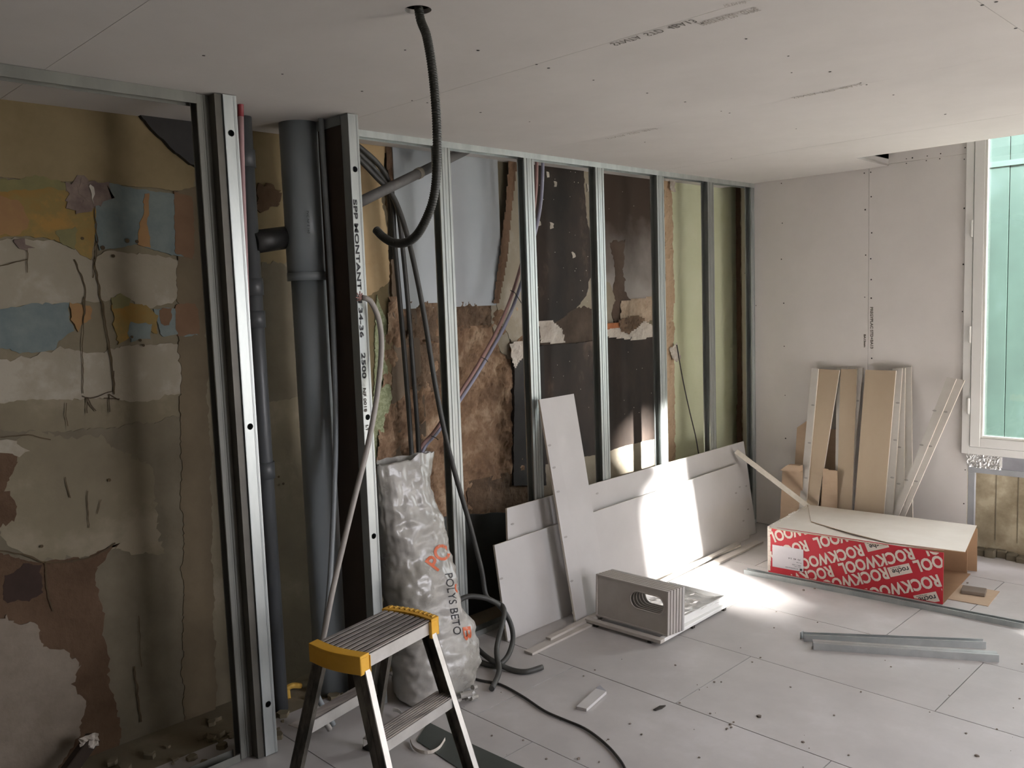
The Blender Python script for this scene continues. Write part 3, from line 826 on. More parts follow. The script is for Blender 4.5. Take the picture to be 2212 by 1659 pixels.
# ================================================================== STUD FRAME
def channel(b, y0, y1, xf, depth, z0, z1, web='lo', t=0.0012, flange=None, groove=True):
    """C profile standing up: web at y0 ('lo') or y1, flanges towards the other side; front flange in plane x=xf"""
    w = y1 - y0
    s = 1 if web == 'lo' else -1
    yw = y0 if web == 'lo' else y1
    g = 0.0025 if groove else 0
    # profile polyline from the front lip over the front flange, web, back flange
    P = [(xf - 0.006, yw + s * w), (xf, yw + s * w), (xf, yw + s * w * 0.62), (xf - g, yw + s * w * 0.57), (xf - g, yw + s * w * 0.45), (xf, yw + s * w * 0.40),
         (xf, yw), (xf - depth, yw), (xf - depth, yw + s * w), (xf - depth + 0.006, yw + s * w)]
    for (a, c) in zip(P[:-1], P[1:]):
        d = Vector((c[0] - a[0], c[1] - a[1], 0)).normalized()
        nrm = Vector((-d.y, d.x, 0)) * (t * s)
        pts = [Vector((a[0], a[1], z0)), Vector((c[0], c[1], z0)), Vector((c[0], c[1], z0)) + nrm, Vector((a[0], a[1], z0)) + nrm]
        b.prism(pts, (0, 0, z1 - z0))
    return b

def make_stud(yc, label):
    t = root('metal_stud', (0, yc, 0), label, 'stud', 'steel studs of the wall frame')
    channel(MB(), yc - 0.037, yc - 0.0008, 0.0, 0.052, 0.003, 2.497, 'hi').build('channel', GALVL, t)
    channel(MB(), yc + 0.0008, yc + 0.037, 0.0, 0.052, 0.003, 2.497, 'lo').build('channel', GALVL, t)
    return t
proto = make_stud(-2.94, 'galvanised steel stud standing directly behind the white plastic sack')
for yc, lb in ((-2.35, 'galvanised steel stud behind the left edge of the tall leaning planks'),
               (-1.76, 'galvanised steel stud between the two soot-black board bays'),
               (-1.16, 'galvanised steel stud between the brown smoked bay and the green panel'),
               (-0.58, 'galvanised steel stud dividing the pale green panel in two')):
    c = copy_tree(proto); c.location = (0, yc, 0); c['label'] = lb
t = root('metal_stud', (0, -0.025, 0), 'galvanised steel corner stud against the grey plasterboard end wall', 'stud', 'steel studs of the wall frame')
channel(MB(), -0.05, -0.002, 0.0, 0.048, 0.003, 2.497, 'hi').build('channel', GALVD, t)
# tracks
def track_h(name, y0, y1, xf, depth, z, up, label, m=GALV, hgt=0.03):
    t = root(name, (xf, (y0 + y1) / 2, z), label, 'metal track')
    s = -1 if up else 1
    MB().box(xf - depth, xf, y0, y1, *(sorted((z, z + s * 0.0012)))).build('web', m, t)
    for x in (xf - 0.0012, xf - depth):
        MB().box(x, x + 0.0012, y0, y1, *(sorted((z + s * 0.0012, z + s * hgt)))).build('flange', m, t)
    return t
track_h('ceiling_track', -3.5, -0.002, 0.0035, 0.056, 2.4995, True, 'long galvanised track under the ceiling above the row of studs')
track_h('floor_track', -2.95, -0.002, 0.0035, 0.056, 0.0005, False, 'galvanised floor track behind the long leaning boards', hgt=0.028)
track_h('ceiling_track', -7.5, -4.275, 0.212, 0.056, 2.4995, True, 'dull galvanised track under the ceiling at the far left', DULL, 0.038)
track_h('floor_track', -5.2, -4.28, 0.212, 0.056, 0.0005, False, 'dusty floor track at the foot of the painted plaster wall', DULL)

# left bay stud A, duct studs B and C
t = root('metal_stud', (0.205, -4.25, 0), 'dull ribbed steel stud left of the tall shiny one', 'stud')
channel(MB(), -4.272, -4.228, 0.205, 0.05, 0.003, 2.497, 'hi').build('channel', DULL, t)
MB().box(0.09, 0.25, -4.2265, -4.2, 0.003, 2.497).build('packing_board', mat('dark_grey_steel_board', '#55524b', '#605d55', 6, 0.5, 0.3), t)

def big_stud(xf, yc, w, holes, label, lean, depth=0.05):
    t = root('metal_stud', (xf, yc, 0), label, 'stud')
    H = 2.494
    hl = []
    for (zz, r) in holes:
        hl.append([(w * 0.46 + r * math.cos(k * math.pi / 9), zz + r * math.sin(k * math.pi / 9)) for k in range(18)])
    M0 = frame((xf, yc - w / 2, 0.003), (0, 1, 0), (0, 0, 1))
    me = plate([(0, 0), (w, 0), (w, H), (0, H)], hl, 0.0012, M0)
    f = link_mesh('flange', me, GALVL, t)
    f['label'] = 'shiny front flange with round holes'
    MB().box(xf - depth, xf - 0.0006, yc - w / 2, yc - w / 2 + 0.0012, 0.003, H).build('web', GALVD, t)
    MB().box(xf - depth, xf - 0.0006, yc + w / 2 - 0.0012, yc + w / 2, 0.003, H).build('web', GALVD, t)
    MB().box(xf + 0.0006, xf + 0.0018, yc + w * 0.27, yc + w * 0.30, 0.003, H).box(xf + 0.0006, xf + 0.0016, yc + w * 0.36, yc + w * 0.375, 0.003, H).box(xf + 0.0006, xf + 0.0022, yc - w / 2, yc - w * 0.44, 0.003, H).build('ribs', GALVD, t, kind='stuff')
    MB().box(xf - depth, xf - depth + 0.0012, yc - w / 2, yc + w / 2, 0.003, H).build('back_flange', GALVD, t)
    return t
XB, YB = 0.256, -4.172
hz = [onX(p, XB).z for p in ((504, 290), (549, 922), (586, 1520))]
big_stud(XB, YB, 0.052, [(z, 0.012) for z in hz], 'tall shiny steel stud at the left edge of the pipe duct', 0)
XC, YC = 0.252, -3.638
hz = [onX(p, XC).z for p in ((764, 367), (792, 903), (806, 1160))]
sc_ = big_stud(XC, YC, 0.05, [(z, 0.012) for z in hz], 'steel stud with black stencilled writing right of the pipe duct', 0)
def stud_print(txt, px, y0, y1, size, m=INKD):
    a = onX((px[0], y0), XC + 0.003); c = onX((px[1], y1), XC + 0.003)
    M0 = frame(a, (0, 0, -1), (0, 1, 0))
    me = text_mesh(txt, size, Matrix.Identity(4), 0.0006)
    w = max(v.co.x for v in me.vertices)
    L = abs(a.z - c.z)
    me.transform(M0 @ Matrix.Diagonal((L / w, 1, 1, 1)))
    link_mesh('stencilled_text', me, [m], sc_)
stud_print('SPP MONTANT M 34-36', (763, 773), 430, 730, 0.026)
stud_print('2500', (781, 785), 762, 818, 0.026)
stud_print('NF 0018', (785, 789), 838, 890, 0.018, INK)
stud_print('LT', (791, 792), 918, 932, 0.016, INK)
# return of the duct
t = root('duct_return_board', (0.13, -3.65, 0), 'dark brown board closing the right side of the pipe duct', 'board')
MB().box(0.03, 0.2, -3.6625, -3.6505, 0.002, 2.46).build('board', BROWNP, t)
MB().box(0.03, 0.2, -3.668, -3.64, 2.46, 2.4985).build('edge_trim', GALVD, t)

# ================================================================== PIPES
def pipe(name, pts, r, m, label, cat, group=None, seg=16, step=0.02, smooth=True, parts=None):
    t = root(name, Vector(pts[0]), label, cat, group)
    MB().tube(spline(pts, step), r, seg).build('tube', m, t, smooth=False)
    for o in t.children:
        for p in o.data.polygons: p.use_smooth = len(p.vertices) == 4
    return t
def line(pts_px, f, v): return [f(p, v) for p in pts_px]
# big PVC stack
t = root('waste_pipe', (-0.05, -3.71, 0), 'thick grey plastic waste pipe standing in the duct', 'pipe')
c0 = Vector((-0.05, -3.708, 0))
MB().tube([c0 + Vector((0, 0.012, z)) for z in (0.0, 0.6, 1.2, 1.86)], 0.076, 32).build('tube', PVC, t)
MB().tube([c0 + Vector((0, 0.006, z)) for z in (1.86, 2.1, 2.54)], 0.084, 32).build('sleeve', PVC, t)
MB().tube([c0 + Vector((0, 0.008, z)) for z in (1.84, 1.875)], 0.088, 32).build('collar', PVC, t)
for o in t.children:
    for p in o.data.polygons: p.use_smooth = len(p.vertices) == 4
a = onX((661, 455), 0.034)
me = text_mesh('PVC NF E 160', 0.016, frame(Vector((0.0375, a.y + 0.0, a.z)), (0, 0, -1), (0, 1, 0)))
link_mesh('printed_text', me, [INKD], t)
# dark pipe with couplings
t = root('drain_pipe', (-0.06, -3.93, 0), 'thin dark plastic drain pipe left of the thick grey one', 'pipe')
dy = onX((547, 600), -0.06).y
MB().tube([(-0.06, dy, 0.0), (-0.06, dy, 2.54)], 0.033, 20).build('tube', PVCD, t)
for px_y in (345, 1020, 620, 690):
    z = onX((550, px_y), -0.06).z
    MB().tube([(-0.06, dy, z - 0.035), (-0.06, dy, z + 0.035)], 0.039, 20).build('coupling', PVCD, t)
z = onX((590, 525), -0.06).z
MB().tube([(-0.06, dy, z), (-0.08, dy + 0.1, z + 0.015), (-0.1, dy + 0.2, z + 0.03)], 0.048, 20).build('branch', BLACKP, t)
for o in t.children:
    for p in o.data.polygons: p.use_smooth = len(p.vertices) == 4
# pink pipe at stud B
x = 0.13
t = root('heating_pipe', onX((521, 230), x), 'pink water pipe with red top beside the tall shiny stud', 'pipe')
pts = line([(520, 252), (524, 400), (532, 620), (540, 900), (560, 1500)], onX, x)
MB().tube(spline(pts, 0.05), 0.011, 12).build('tube', PINK, t, smooth=True)
a, c = onX((519, 200), x), onX((520, 252), x)
MB().tube([a, c], 0.0118, 12).build('red_sleeve', REDP, t, smooth=True)
# conduits in the duct and ending behind the ladder
pipe('conduit', [onX((692, 232), 0.09), onX((702, 400), 0.09), onX((717, 640), 0.1), onX((725, 900), 0.11), onX((722, 1060), 0.13), onX((713, 1250), 0.17), onX((700, 1370), 0.22), onX((680, 1480), 0.26), Vector((0.27, -3.9, 0.02))], 0.0115, CONDG, 'smooth grey conduit running down beside the thick waste pipe', 'conduit')
t = pipe('conduit', [onX((782, 643), 0.29), onX((800, 650), 0.30), onX((818, 690), 0.31), onX((824, 750), 0.32), onX((815, 850), 0.33), onX((795, 960), 0.33), onX((760, 1100), 0.34), onX((722, 1260), 0.34), onX((700, 1370), 0.33), onX((672, 1500), 0.3), Vector((0.29, -3.93, 0.02))], 0.0115, CONDW, 'pale grey conduit with frayed end bowing across the stencilled stud', 'conduit')
a = onX((782, 643), 0.29)
b = MB()
for k in range(7):
    an = k * 0.9
    b.tube([a, a + Vector((0.004, -0.012 + 0.004 * math.sin(an), 0.006 * math.cos(an))), a + Vector((0.008 * math.cos(an), -0.014 + 0.016 * math.sin(an), 0.02 * math.cos(an) + 0.006))], 0.0028, 6)
b.build('frayed_wires', ROSE, t)
# bundle of dark conduits in bay 1
def px_chain(P): return [onX((x_, y_), d_) for (x_, y_, d_) in P]
pipe('conduit', px_chain([(740, 290, -0.12), (782, 322, -0.12), (815, 352, -0.13), (838, 388, -0.14), (848, 440, -0.15), (852, 520, -0.16), (868, 700, -0.17), (884, 900, -0.17), (892, 1040, -0.16), (900, 1250, -0.12)]), 0.0125, CONDD, 'dark conduit, leftmost of the bundle bending down from the duct', 'conduit')
pipe('conduit', px_chain([(740, 302, -0.09), (782, 338, -0.1), (810, 365, -0.11), (836, 402, -0.11), (858, 450, -0.12), (868, 520, -0.13), (880, 640, -0.14), (893, 800, -0.15), (906, 1000, -0.14), (915, 1250, -0.1)]), 0.0115, CONDD, 'dark conduit, middle one of the bundle bending down from the duct', 'conduit')
pipe('conduit', px_chain([(740, 312, -0.07), (782, 350, -0.08), (812, 382, -0.08), (845, 418, -0.07), (868, 470, -0.05), (890, 550, -0.02), (916, 680, 0.01), (940, 830, 0.035), (962, 940, 0.045), (985, 1030, 0.05), (1014, 1130, 0.06), (1040, 1230, 0.07), (1052, 1290, 0.1)]) +
     [Vector((0.24, -2.88, 0.21)), onX((1073, 1400), 0.33), onX((1078, 1450), 0.42), onZ((1062, 1488), 0.018)], 0.0125, CONDD, 'long dark conduit crossing in front of the stud behind the sack, down to the floor', 'conduit')
pipe('conduit', px_chain([(700, 300, -0.15), (775, 330, -0.16), (805, 345, -0.17), (830, 375, -0.18)]) + px_chain([(842, 440, -0.19), (845, 560, -0.2)]), 0.0125, CONDD, 'short dark conduit at the back of the conduit bundle', 'conduit')
# slanting steel brace
b = MB()
a, c = onX((770, 440), -0.02), onX((1012, 322), -0.2)
t = root('diagonal_brace', a, 'old grey steel tube slanting up through the first two bays', 'brace')
MB().tube([a, a.lerp(c, 0.5), c], 0.024, 14).build('tube', mat('old_grey_tube', '#5c5b5a', '#6d6b69', 14, 0.6), t, smooth=True)
MB().tube([a.lerp(c, 0.5), a.lerp(c, 0.53)], 0.027, 14).build('joint_ring', mat('mortar_smear', '#8c8578', '#9b9487', 14, 0.9), t)
# paired water pipes
for (dx, m_, lb, nm) in ((0, ROSE, 'dusty rose water pipe slanting down behind the studs', 'water_pipe'), (13, LILAC, 'lilac grey water pipe tied beside the rose one behind the studs', 'water_pipe')):
    pipe(nm, px_chain([(1160 + dx, 330, -0.07), (1157 + dx, 420, -0.09), (1146 + dx, 490, -0.11), (1118 + dx * .9, 600, -0.13), (1085 + dx * .9, 690, -0.14), (1040 + dx * .8, 775, -0.15), (990 + dx * .8, 855, -0.16), (940 + dx * .6, 930, -0.165), (905 + dx * .6, 975, -0.165), (885 + dx * .6, 1060, -0.165)]), 0.0095, m_, lb, 'pipe', 'paired water pipes')
for (x_, y_) in ((1100, 632), (1038, 776), (930, 945)):
    a = onX((x_ + 5, y_), -0.13)
    MB().tube([a + Vector((0.012, -0.02, 0.012)), a + Vector((0.024, 0, 0)), a + Vector((0.012, 0.025, -0.015))] + ([a + Vector((0.03, 0.07, -0.09))] if x_ == 1100 else []), 0.0022, 6).build('cable_tie', BLACKP)
for o in [o for o in COL.objects if o.name.startswith('cable_tie')]:
    x_ = world_loc(o)
tl = ['thin dark tie around the upper stretch of the paired water pipes', 'thin dark tie around the middle of the paired water pipes', 'thin dark tie around the water pipes near the sack']
for o, l_ in zip([o for o in COL.objects if o.name.startswith('cable_tie')], tl): tag(o, l_, 'tie', 'ties on the water pipes')
# thin twig-like cable by the green panel
tag(MB().tube(spline(px_chain([(1462, 745, -0.1), (1475, 820, -0.11), (1490, 890, -0.1), (1502, 940, -0.06), (1510, 985, -0.05)]), 0.03), 0.004, 8).build('thin_cable', CABLE), 'thin dark cable hanging down across the pale green panel', 'cable')

# flexible hose hanging from the ceiling hole
HY = -4.2
hp = [Vector((HOLE.x, HOLE.y, 2.62))] + line([(906, 30), (922, 80), (935, 160), (943, 260), (944, 350), (938, 420), (922, 470), (900, 508), (876, 524), (850, 524), (828, 512), (813, 497)], onY, HY)
hs = spline(hp, 0.0022)
t = root('corrugated_hose', (HOLE.x, HOLE.y, 2.5), 'black corrugated hose hanging in a hook from the ceiling hole', 'hose')
L = len(hs)
MB().tube(hs, lambda u: 0.0118 + 0.0012 * math.sin(u * L * 2.1), 14).build('tube', HOSEB, t, smooth=True)
MB().tube([hs[-1] + (hs[-1] - hs[-3]).normalized() * -0.001, hs[-1] + (hs[-1] - hs[-3]).normalized() * 0.001], 0.0095, 14).build('open_end', BLACKP, t)
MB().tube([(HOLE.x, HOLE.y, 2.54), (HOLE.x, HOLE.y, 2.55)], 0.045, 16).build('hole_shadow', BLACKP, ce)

# looped hose on the floor and thin cable
def on_or(x_, y_, z_): return onZ((x_, y_), z_)
loop = [onX((960, 1330), 0.1), onX((1000, 1292), 0.12), onX((1040, 1290), 0.16), onX((1075, 1305), 0.2), onX((1100, 1340), 0.25), onX((1108, 1380), 0.3), onX((1095, 1420), 0.36), onZ((1070, 1437), 0.016), onZ((1035, 1428), 0.014), onZ((1005, 1400), 0.014)]
pipe('conduit', loop, 0.0125, CONDD, 'dark conduit coiled in a loop on the floor beside the sack', 'conduit', step=0.012)
pipe('conduit', [onX((1005, 1370), 0.2), onZ((1030, 1400), 0.03), onZ((1060, 1425), 0.04), onZ((1100, 1445), 0.014), onZ((1135, 1451), 0.014), onZ((1172, 1441), 0.016)], 0.0125, CONDD, 'dark conduit with open end lying on the floor right of the loop', 'conduit', step=0.012)
tag(MB().tube(spline([onZ(p, 0.0065) for p in [(1010, 1462), (1040, 1470), (1080, 1478), (1130, 1505), (1175, 1535), (1215, 1553), (1262, 1573), (1300, 1600), (1330, 1630), (1352, 1665), (1362, 1720)]], 0.02), 0.0055, 8).build('floor_cable', CABLE, smooth=True), 'thin black cable snaking across the dusty floor', 'cable')

# ================================================================== BOARDS ALONG THE STUDS
def lean_board(name, corners, point, normal, thick, label, cat, mats, group=None, spots=None, back=(-1, 0, 0.2)):
    """corners: photo points on the leaning plane; the two lower ones are run down to the floor"""
    n = Vector(normal).normalized()
    P = [hit(c, point, normal) for c in corners]            # TL, TR, BR, BL
    def down(a, b_):
        d = b_ - a
        return a + d * ((0.002 - a.z) / d.z)
    P[2] = down(P[1], P[2]); P[3] = down(P[0], P[3])
    t = root(name, (P[2] + P[3]) / 2, label, cat, group)
    b = MB()
    b.prism(P, n * -thick, side_mi=1)
    b.build('sheet', mats, t)
    if spots:
        bb = MB()
        for s in spots:
            c = hit(s, Vector(point) + n * 0.0006, normal)
            u = Vector((0, 0, 1)).cross(n).normalized(); w = n.cross(u)
            bb.prism([c + (u * math.cos(k * math.pi / 4) * 0.013 + w * math.sin(k * math.pi / 4) * 0.006) for k in range(8)], n * 0.0008)
        bb.build('filled_screw_spots', SPOT, t, kind='stuff')
    return t
SPOT = mat('grey_filler_spot', '#98938f', '#a8a39f', 40, 0.8)
NB = (1, 0, 0.19)
lean_board('plasterboard_sheet', [(1095, 1098), (1606.5, 953), (1632, 1135), (1103, 1375)], (0.140, 0, 0), NB, 0.0125,
           'long white plasterboard sheet leaning against the studs, rear and taller of two', 'board', [WHITEB, CORE], spots=[(1107, 1132), (1290, 1066), (1612, 1050), (1616, 1100)])
lean_board('plasterboard_sheet', [(1068, 1178), (1594, 1001.6), (1619, 1156), (1098, 1394)], (0.172, 0, 0), NB, 0.0125,
           'long white plasterboard sheet leaning in front of the taller one', 'board', [WHITEB, CORE], spots=[(1083, 1250), (1598, 1052), (1606, 1125), (1590, 1065)])
NP = (1, 0, 0.2)
lean_board('plasterboard_plank', [(1184, 860), (1239.5, 850.5), (1312, 1290), (1268, 1328)], (0.262, 0, 0), NP, 0.0125,
           'wide white plank leaning upright in front of the long sheets', 'plank', [WHITEB, CORE], spots=[])
lean_board('plasterboard_plank', [(1165, 863), (1187, 859.5), (1270, 1329), (1243.5, 1339)], (0.285, 0, 0), NP, 0.0125,
           'narrow white plank leaning over the left edge of the wide one', 'plank', [WHITEB, CORE], spots=[(1187, 962), (1197, 1010), (1206, 1062), (1222, 1160), (1235, 1255)])
# strips lying on the floor along the sheets
def floor_strip(name, A, B, w, z0, h, label, cat, m, group=None, side=1):
    a, b_ = Vector(A), Vector(B)
    d = (b_ - a).normalized(); n = Vector((-d.y, d.x, 0)) * side
    t = MB()
    t.prism([Vector((a.x, a.y, z0)), Vector((b_.x, b_.y, z0)), Vector((b_.x, b_.y, z0)) + n * w, Vector((a.x, a.y, z0)) + n * w], (0, 0, h))
    o = t.build(name, m, bevel=0.0012)
    c = (a + b_) / 2
    o.data.transform(Matrix.Translation(-c)); o.location = c
    return tag(o, label, cat, group)
sa, sb = onZ((1150, 1411), 0.013), onZ((1649, 1169), 0.013)
floor_strip('plasterboard_strip', (sa.x, sa.y, 0), (sb.x, sb.y, 0), 0.055, 0.0005, 0.0125, 'long narrow plasterboard offcut lying on the floor, outermost of the strips', 'strip', TRAYM)
sa, sb = onZ((1190, 1379), 0.026), onZ((1600, 1172), 0.026)
floor_strip('plasterboard_strip', (sa.x, sa.y, 0), (sb.x, sb.y, 0), 0.035, 0.0135, 0.0125, 'narrow plasterboard offcut lying on top of another strip by the leaning sheets', 'strip', TRAYM)
floor_strip('plasterboard_strip', (0.232, -0.62, 0), (0.19, -2.3, 0), 0.03, 0.0005, 0.0125, 'narrow offcut pressed against the foot of the leaning sheets', 'strip', CORE, side=-1)

# ================================================================== SLOTTED PANEL STACK
t = root('slotted_panel_rack', (0.56, -2.28, 0), 'stack of upright grey white panels with oblong hand slots on the floor', 'panel stack')
ang = math.radians(3)
for k in range(6):
    yk = -2.30 + k * 0.021
    w0, w1, h0, h1 = 0.345, 0.80, 0.036, 0.262
    M0 = frame((w0 + k * 0.003, yk, h0), (1, 0.02, 0), (0, math.sin(ang), math.cos(ang)))
    W_, H_ = w1 - w0, h1 - h0
    sx0, sx1, sz0, sz1 = 0.222, 0.428, 0.098, 0.188
    r = (sz1 - sz0) / 2
    slot = [(sx1 - r + r * math.cos(a * math.pi / 8 - R90), (sz0 + sz1) / 2 + r * math.sin(a * math.pi / 8 - R90)) for a in range(9)] + \
           [(sx0 + r + r * math.cos(a * math.pi / 8 + R90), (sz0 + sz1) / 2 + r * math.sin(a * math.pi / 8 + R90)) for a in range(9)]
    me = plate([(0, 0), (W_, 0), (W_, H_), (0, H_)], [slot], 0.004, M0)
    p = link_mesh('slotted_panel', me, TRAYM if k < 5 else WHITEB, t)
    b = MB()
    for (xa, xb, za, zb) in ((0, W_, H_ - 0.008, H_), (0, W_, 0, 0.008), (0, 0.008, 0.008, H_ - 0.008), (W_ - 0.008, W_, 0.008, H_ - 0.008)):
        b.box(xa, xb, za, zb, -0.0105, 0.008, M0)
    for v in b.bm.verts: pass
    b.build('rim', TRAYM if k < 5 else WHITEB, p, bevel=0.001)
    b = MB()
    b.tube([M0 @ Vector((x_, y_, 0.003)) for (x_, y_) in slot + slot[:1]], 0.0035, 6, cap=False)
    b.build('slot_lip', TRAYM, p)
t = root('packing_frame', (0.56, -2.33, 0), 'low whitish packing frame on small feet under the slotted panels', 'frame')
M0 = frame((0.325, -2.372, 0.0), (1, 0.03, 0), (0, 1, 0))
MB().box(0, 0.475, 0, 0.035, 0.016, 0.034, M0).build('front_bar', TRAYM, t, bevel=0.002)
MB().box(0, 0.03, 0.035, 0.7, 0.016, 0.034, M0).build('side_bar', TRAYM, t, bevel=0.002)
MB().box(0.445, 0.475, 0.035, 0.7, 0.016, 0.034, M0).build('side_bar', UPVC, t, bevel=0.002)
MB().box(0.03, 0.445, 0.67, 0.7, 0.016, 0.034, M0).build('back_bar', UPVC, t, bevel=0.002)
for (x_, y_) in ((0.05, 0.008), (0.39, 0.008), (0.45, 0.3), (0.45, 0.62), (0.01, 0.3), (0.01, 0.62)):
    MB().box(x_, x_ + 0.022, y_, y_ + 0.022, 0.0, 0.016, M0).build('foot', DARK, t)
t = root('plastic_tray', (0.56, -1.9, 0.034), 'low clear film wrapped tray behind the slotted panels', 'tray')
MB().box(0.395, 0.765, -2.14, -1.70, 0.035, 0.039).build('base', UPVC, t)
for (a, b_) in (((0.395, 0.765), (-1.705, -1.70)), ((0.395, 0.40), (-2.14, -1.705)), ((0.76, 0.765), (-2.14, -1.705))):
    MB().box(*a, *b_, 0.039, 0.075).build('side', UPVC, t)
b = MB()
N = 16
g = [[b.bm.verts.new((0.39 + 0.38 * i / N, -2.15 + 0.46 * j / N, 0.095 - 0.045 * j / N + 0.014 * noise.noise(Vector((i * .5, j * .5, 4))))) for j in range(N + 1)] for i in range(N + 1)]
for i in range(N):
    for j in range(N): b.face([g[i][j], g[i + 1][j], g[i + 1][j + 1], g[i][j + 1]])
b.build('crumpled_film', FILM, t)
for k in range(3):
    MB().box(0.45 + 0.09 * k, 0.5 + 0.09 * k, -2.08 + 0.05 * k, -1.82, 0.0395, 0.06).build('folded_insert', TRAYM, t)

# ================================================================== INSULATION BOX
A = Vector((0.632, -0.985, 0)); B = Vector((1.622, -0.905, 0))
ax = (B - A).normalized(); ay = Vector((-ax.y, ax.x, 0))
LB = (B - A).length; HB = 0.288; DB = 0.62
t = root('insulation_box', (A + B) / 2, 'long red printed insulation carton lying open on the floor by the end wall', 'box')
M0 = frame(A, ax, (0, 0, 1))           # x along, y up, z towards the viewer (-Y)
def BX(x0, x1, y0, y1, z0, z1): return (x0, x1, y0, y1, z0, z1, M0)
MB().box(*BX(0, LB, 0.001, HB, -0.005, 0)).build('front_panel', [RED], t)
MB().box(*BX(-0.004, 0.0, 0.001, HB, -DB, 0.0)).build('left_panel', [BOXW], t)
MB().box(*BX(0, LB - 0.02, 0.001, HB, -DB - 0.005, -DB)).build('back_panel', [CARDD], t)
MB().box(*BX(0, LB, 0.001, 0.004, -DB, -0.005)).build('bottom_panel', [CARDD], t)
MB().box(*BX(LB, LB + 0.2, 0.001, 0.004, -DB * 0.62, -0.10)).build('bottom_flap', [CARD], t)
# right rear flap standing open
fb = onZ((2110, 1235)); 
b = MB()
p0 = M0 @ Vector((LB - 0.28, 0, -DB)); p1 = Vector((fb.x, fb.y, 0))
p2 = onY((2111, 1142), fb.y); p3 = M0 @ Vector((LB - 0.28, HB, -DB))
b.prism([p0 + Vector((0, 0, .002)), p1 + Vector((0, 0, .002)), p2, p3], (0, 0.004, 0)).build('back_flap', [CARDD], t)
# top flaps
tl_ = onZ((1663, 1138), 0.29); bl_ = onZ((1745, 1090), 0.292); 
bl_ = M0 @ Vector((0.0, HB + 0.006, -DB)); 
yb = (M0 @ Vector((0, 0, -DB))).y
q_bl = hit((1745, 1090), (0, 0, 0.29), (0, 0, 1)); q_br = hit((2110, 1135), (0, 0, 0.29), (0, 0, 1)); q_fr = hit((2085, 1192), (0, 0, 0.293), (0, 0, 1)); q_fm = hit((1915, 1171), (0, 0, 0.293), (0, 0, 1)); q_l = hit((1752, 1126), (0, 0, 0.292), (0, 0, 1)); q_fl = hit((1661, 1139), (0, 0, 0.289), (0, 0, 1))
def sheet(b, P, th=0.004):
    b.prism(P, (0, 0, -th), side_mi=1)
b = MB(); sheet(b, [q_bl, q_br, q_fr, q_fm, hit((1830, 1149), (0, 0, 0.298), (0, 0, 1)), q_l])
b.build('top_flap', [BOXW, CARD], t)
b = MB(); sheet(b, [q_bl + Vector((-.004, .0, -.005)), q_l + Vector((0.03, 0.02, -0.006)), q_fm + Vector((0.1, 0.03, -0.006)), hit((2040, 1188), (0, 0, 0.284), (0, 0, 1)), hit((1900, 1176), (0, 0, 0.284), (0, 0, 1)), hit((1780, 1157), (0, 0, 0.285), (0, 0, 1)), hit((1690, 1145), (0, 0, 0.286), (0, 0, 1)), q_fl])
b.build('top_flap', [BOXW, CARD], t)
b = MB()
for k in range(14):
    a = q_fl.lerp(q_bl, k / 13) + Vector((random.uniform(-.006, .006), random.uniform(-.01, .01), random.uniform(-.004, .006)))
    b.box(a.x - .008, a.x + .008, a.y - .02, a.y + .02, a.z - .006, a.z)
b.build('torn_edge', BOXW, t, kind='stuff', bevel=0.002)
# torn white strips down the left corner
b = MB()
for k in range(9):
    z = 0.01 + k * 0.031
    b.box(*BX(-0.003 + random.uniform(0, .004), 0.012 + random.uniform(0, .012), z, z + 0.03, 0.0003, 0.0012))
b.build('torn_print_edge', PRINTW, t, kind='stuff')
# print on the front
ANG = math.radians(22.3)
clip = [(Vector((0.012, 0, 0)), Vector((-1, 0, 0))), (Vector((LB - 0.004, 0, 0)), Vector((1, 0, 0))), (Vector((0, 0.006, 0)), Vector((0, -1, 0))), (Vector((0, HB - 0.003, 0)), Vector((0, 1, 0)))]
nf = Vector((ax.y, -ax.x, 0))
def box_xy(p):
    q = hit(p, A, (ax.y, -ax.x, 0)) - A
    return Vector((q.dot(ax), q.z, 0))
WL = 0.435; LH = 0.066
def brand(p, parent, txt='ROCKWOOL', dx=0.0, size=None, m=PRINTW, W__=WL, bold=0.009):
    """upside-down word whose R stands at pixel p (upper right end)"""
    c = box_xy(p) + Vector((dx * math.cos(ANG), dx * math.sin(ANG), 0.0011))
    R = Matrix.Rotation(ANG + math.pi, 4, 'Z')
    me = text_mesh(txt, 1.0, Matrix.Identity(4), 0.0)
    w = max(v.co.x for v in me.vertices); hh = 0.73
    me = text_mesh(txt, 1.0, Matrix.Identity(4), 0.035)
    size = size or LH
    me.transform(Matrix.Translation(c) @ R @ Matrix.Diagonal((W__ / w, size / hh, 1, 1)))
    bm = bmesh.new(); bm.from_mesh(me)
    for (co, no) in clip:
        bmesh.ops.bisect_plane(bm, geom=bm.verts[:] + bm.edges[:] + bm.faces[:], plane_co=co, plane_no=no, clear_outer=True)
    ok = len(bm.faces) > 0
    bm.to_mesh(me); bm.free()
    if not ok: return
    me.transform(M0)
    link_mesh('printed_word', me, [m], parent)
fp = [o for o in t.children if o.name.startswith('front_panel')][0]
STEP = WL + 0.045
def px_(u, v): return (1650 + u / 5.395, 1080 + v / 5.395)
for (p, ks) in ((px_(50, 385), (WL,)), (px_(492, 470), (0, STEP)), (px_(1135, 520), (0,)), (px_(1722, 555), (0, -STEP, STEP)), (px_(1425, 785), (0,)), (px_(1735, 715), (WL,)), (px_(2030, 870), (0, STEP)), (px_(2075, 1040), (WL,))):
    for k in ks: brand(p, fp, dx=k)
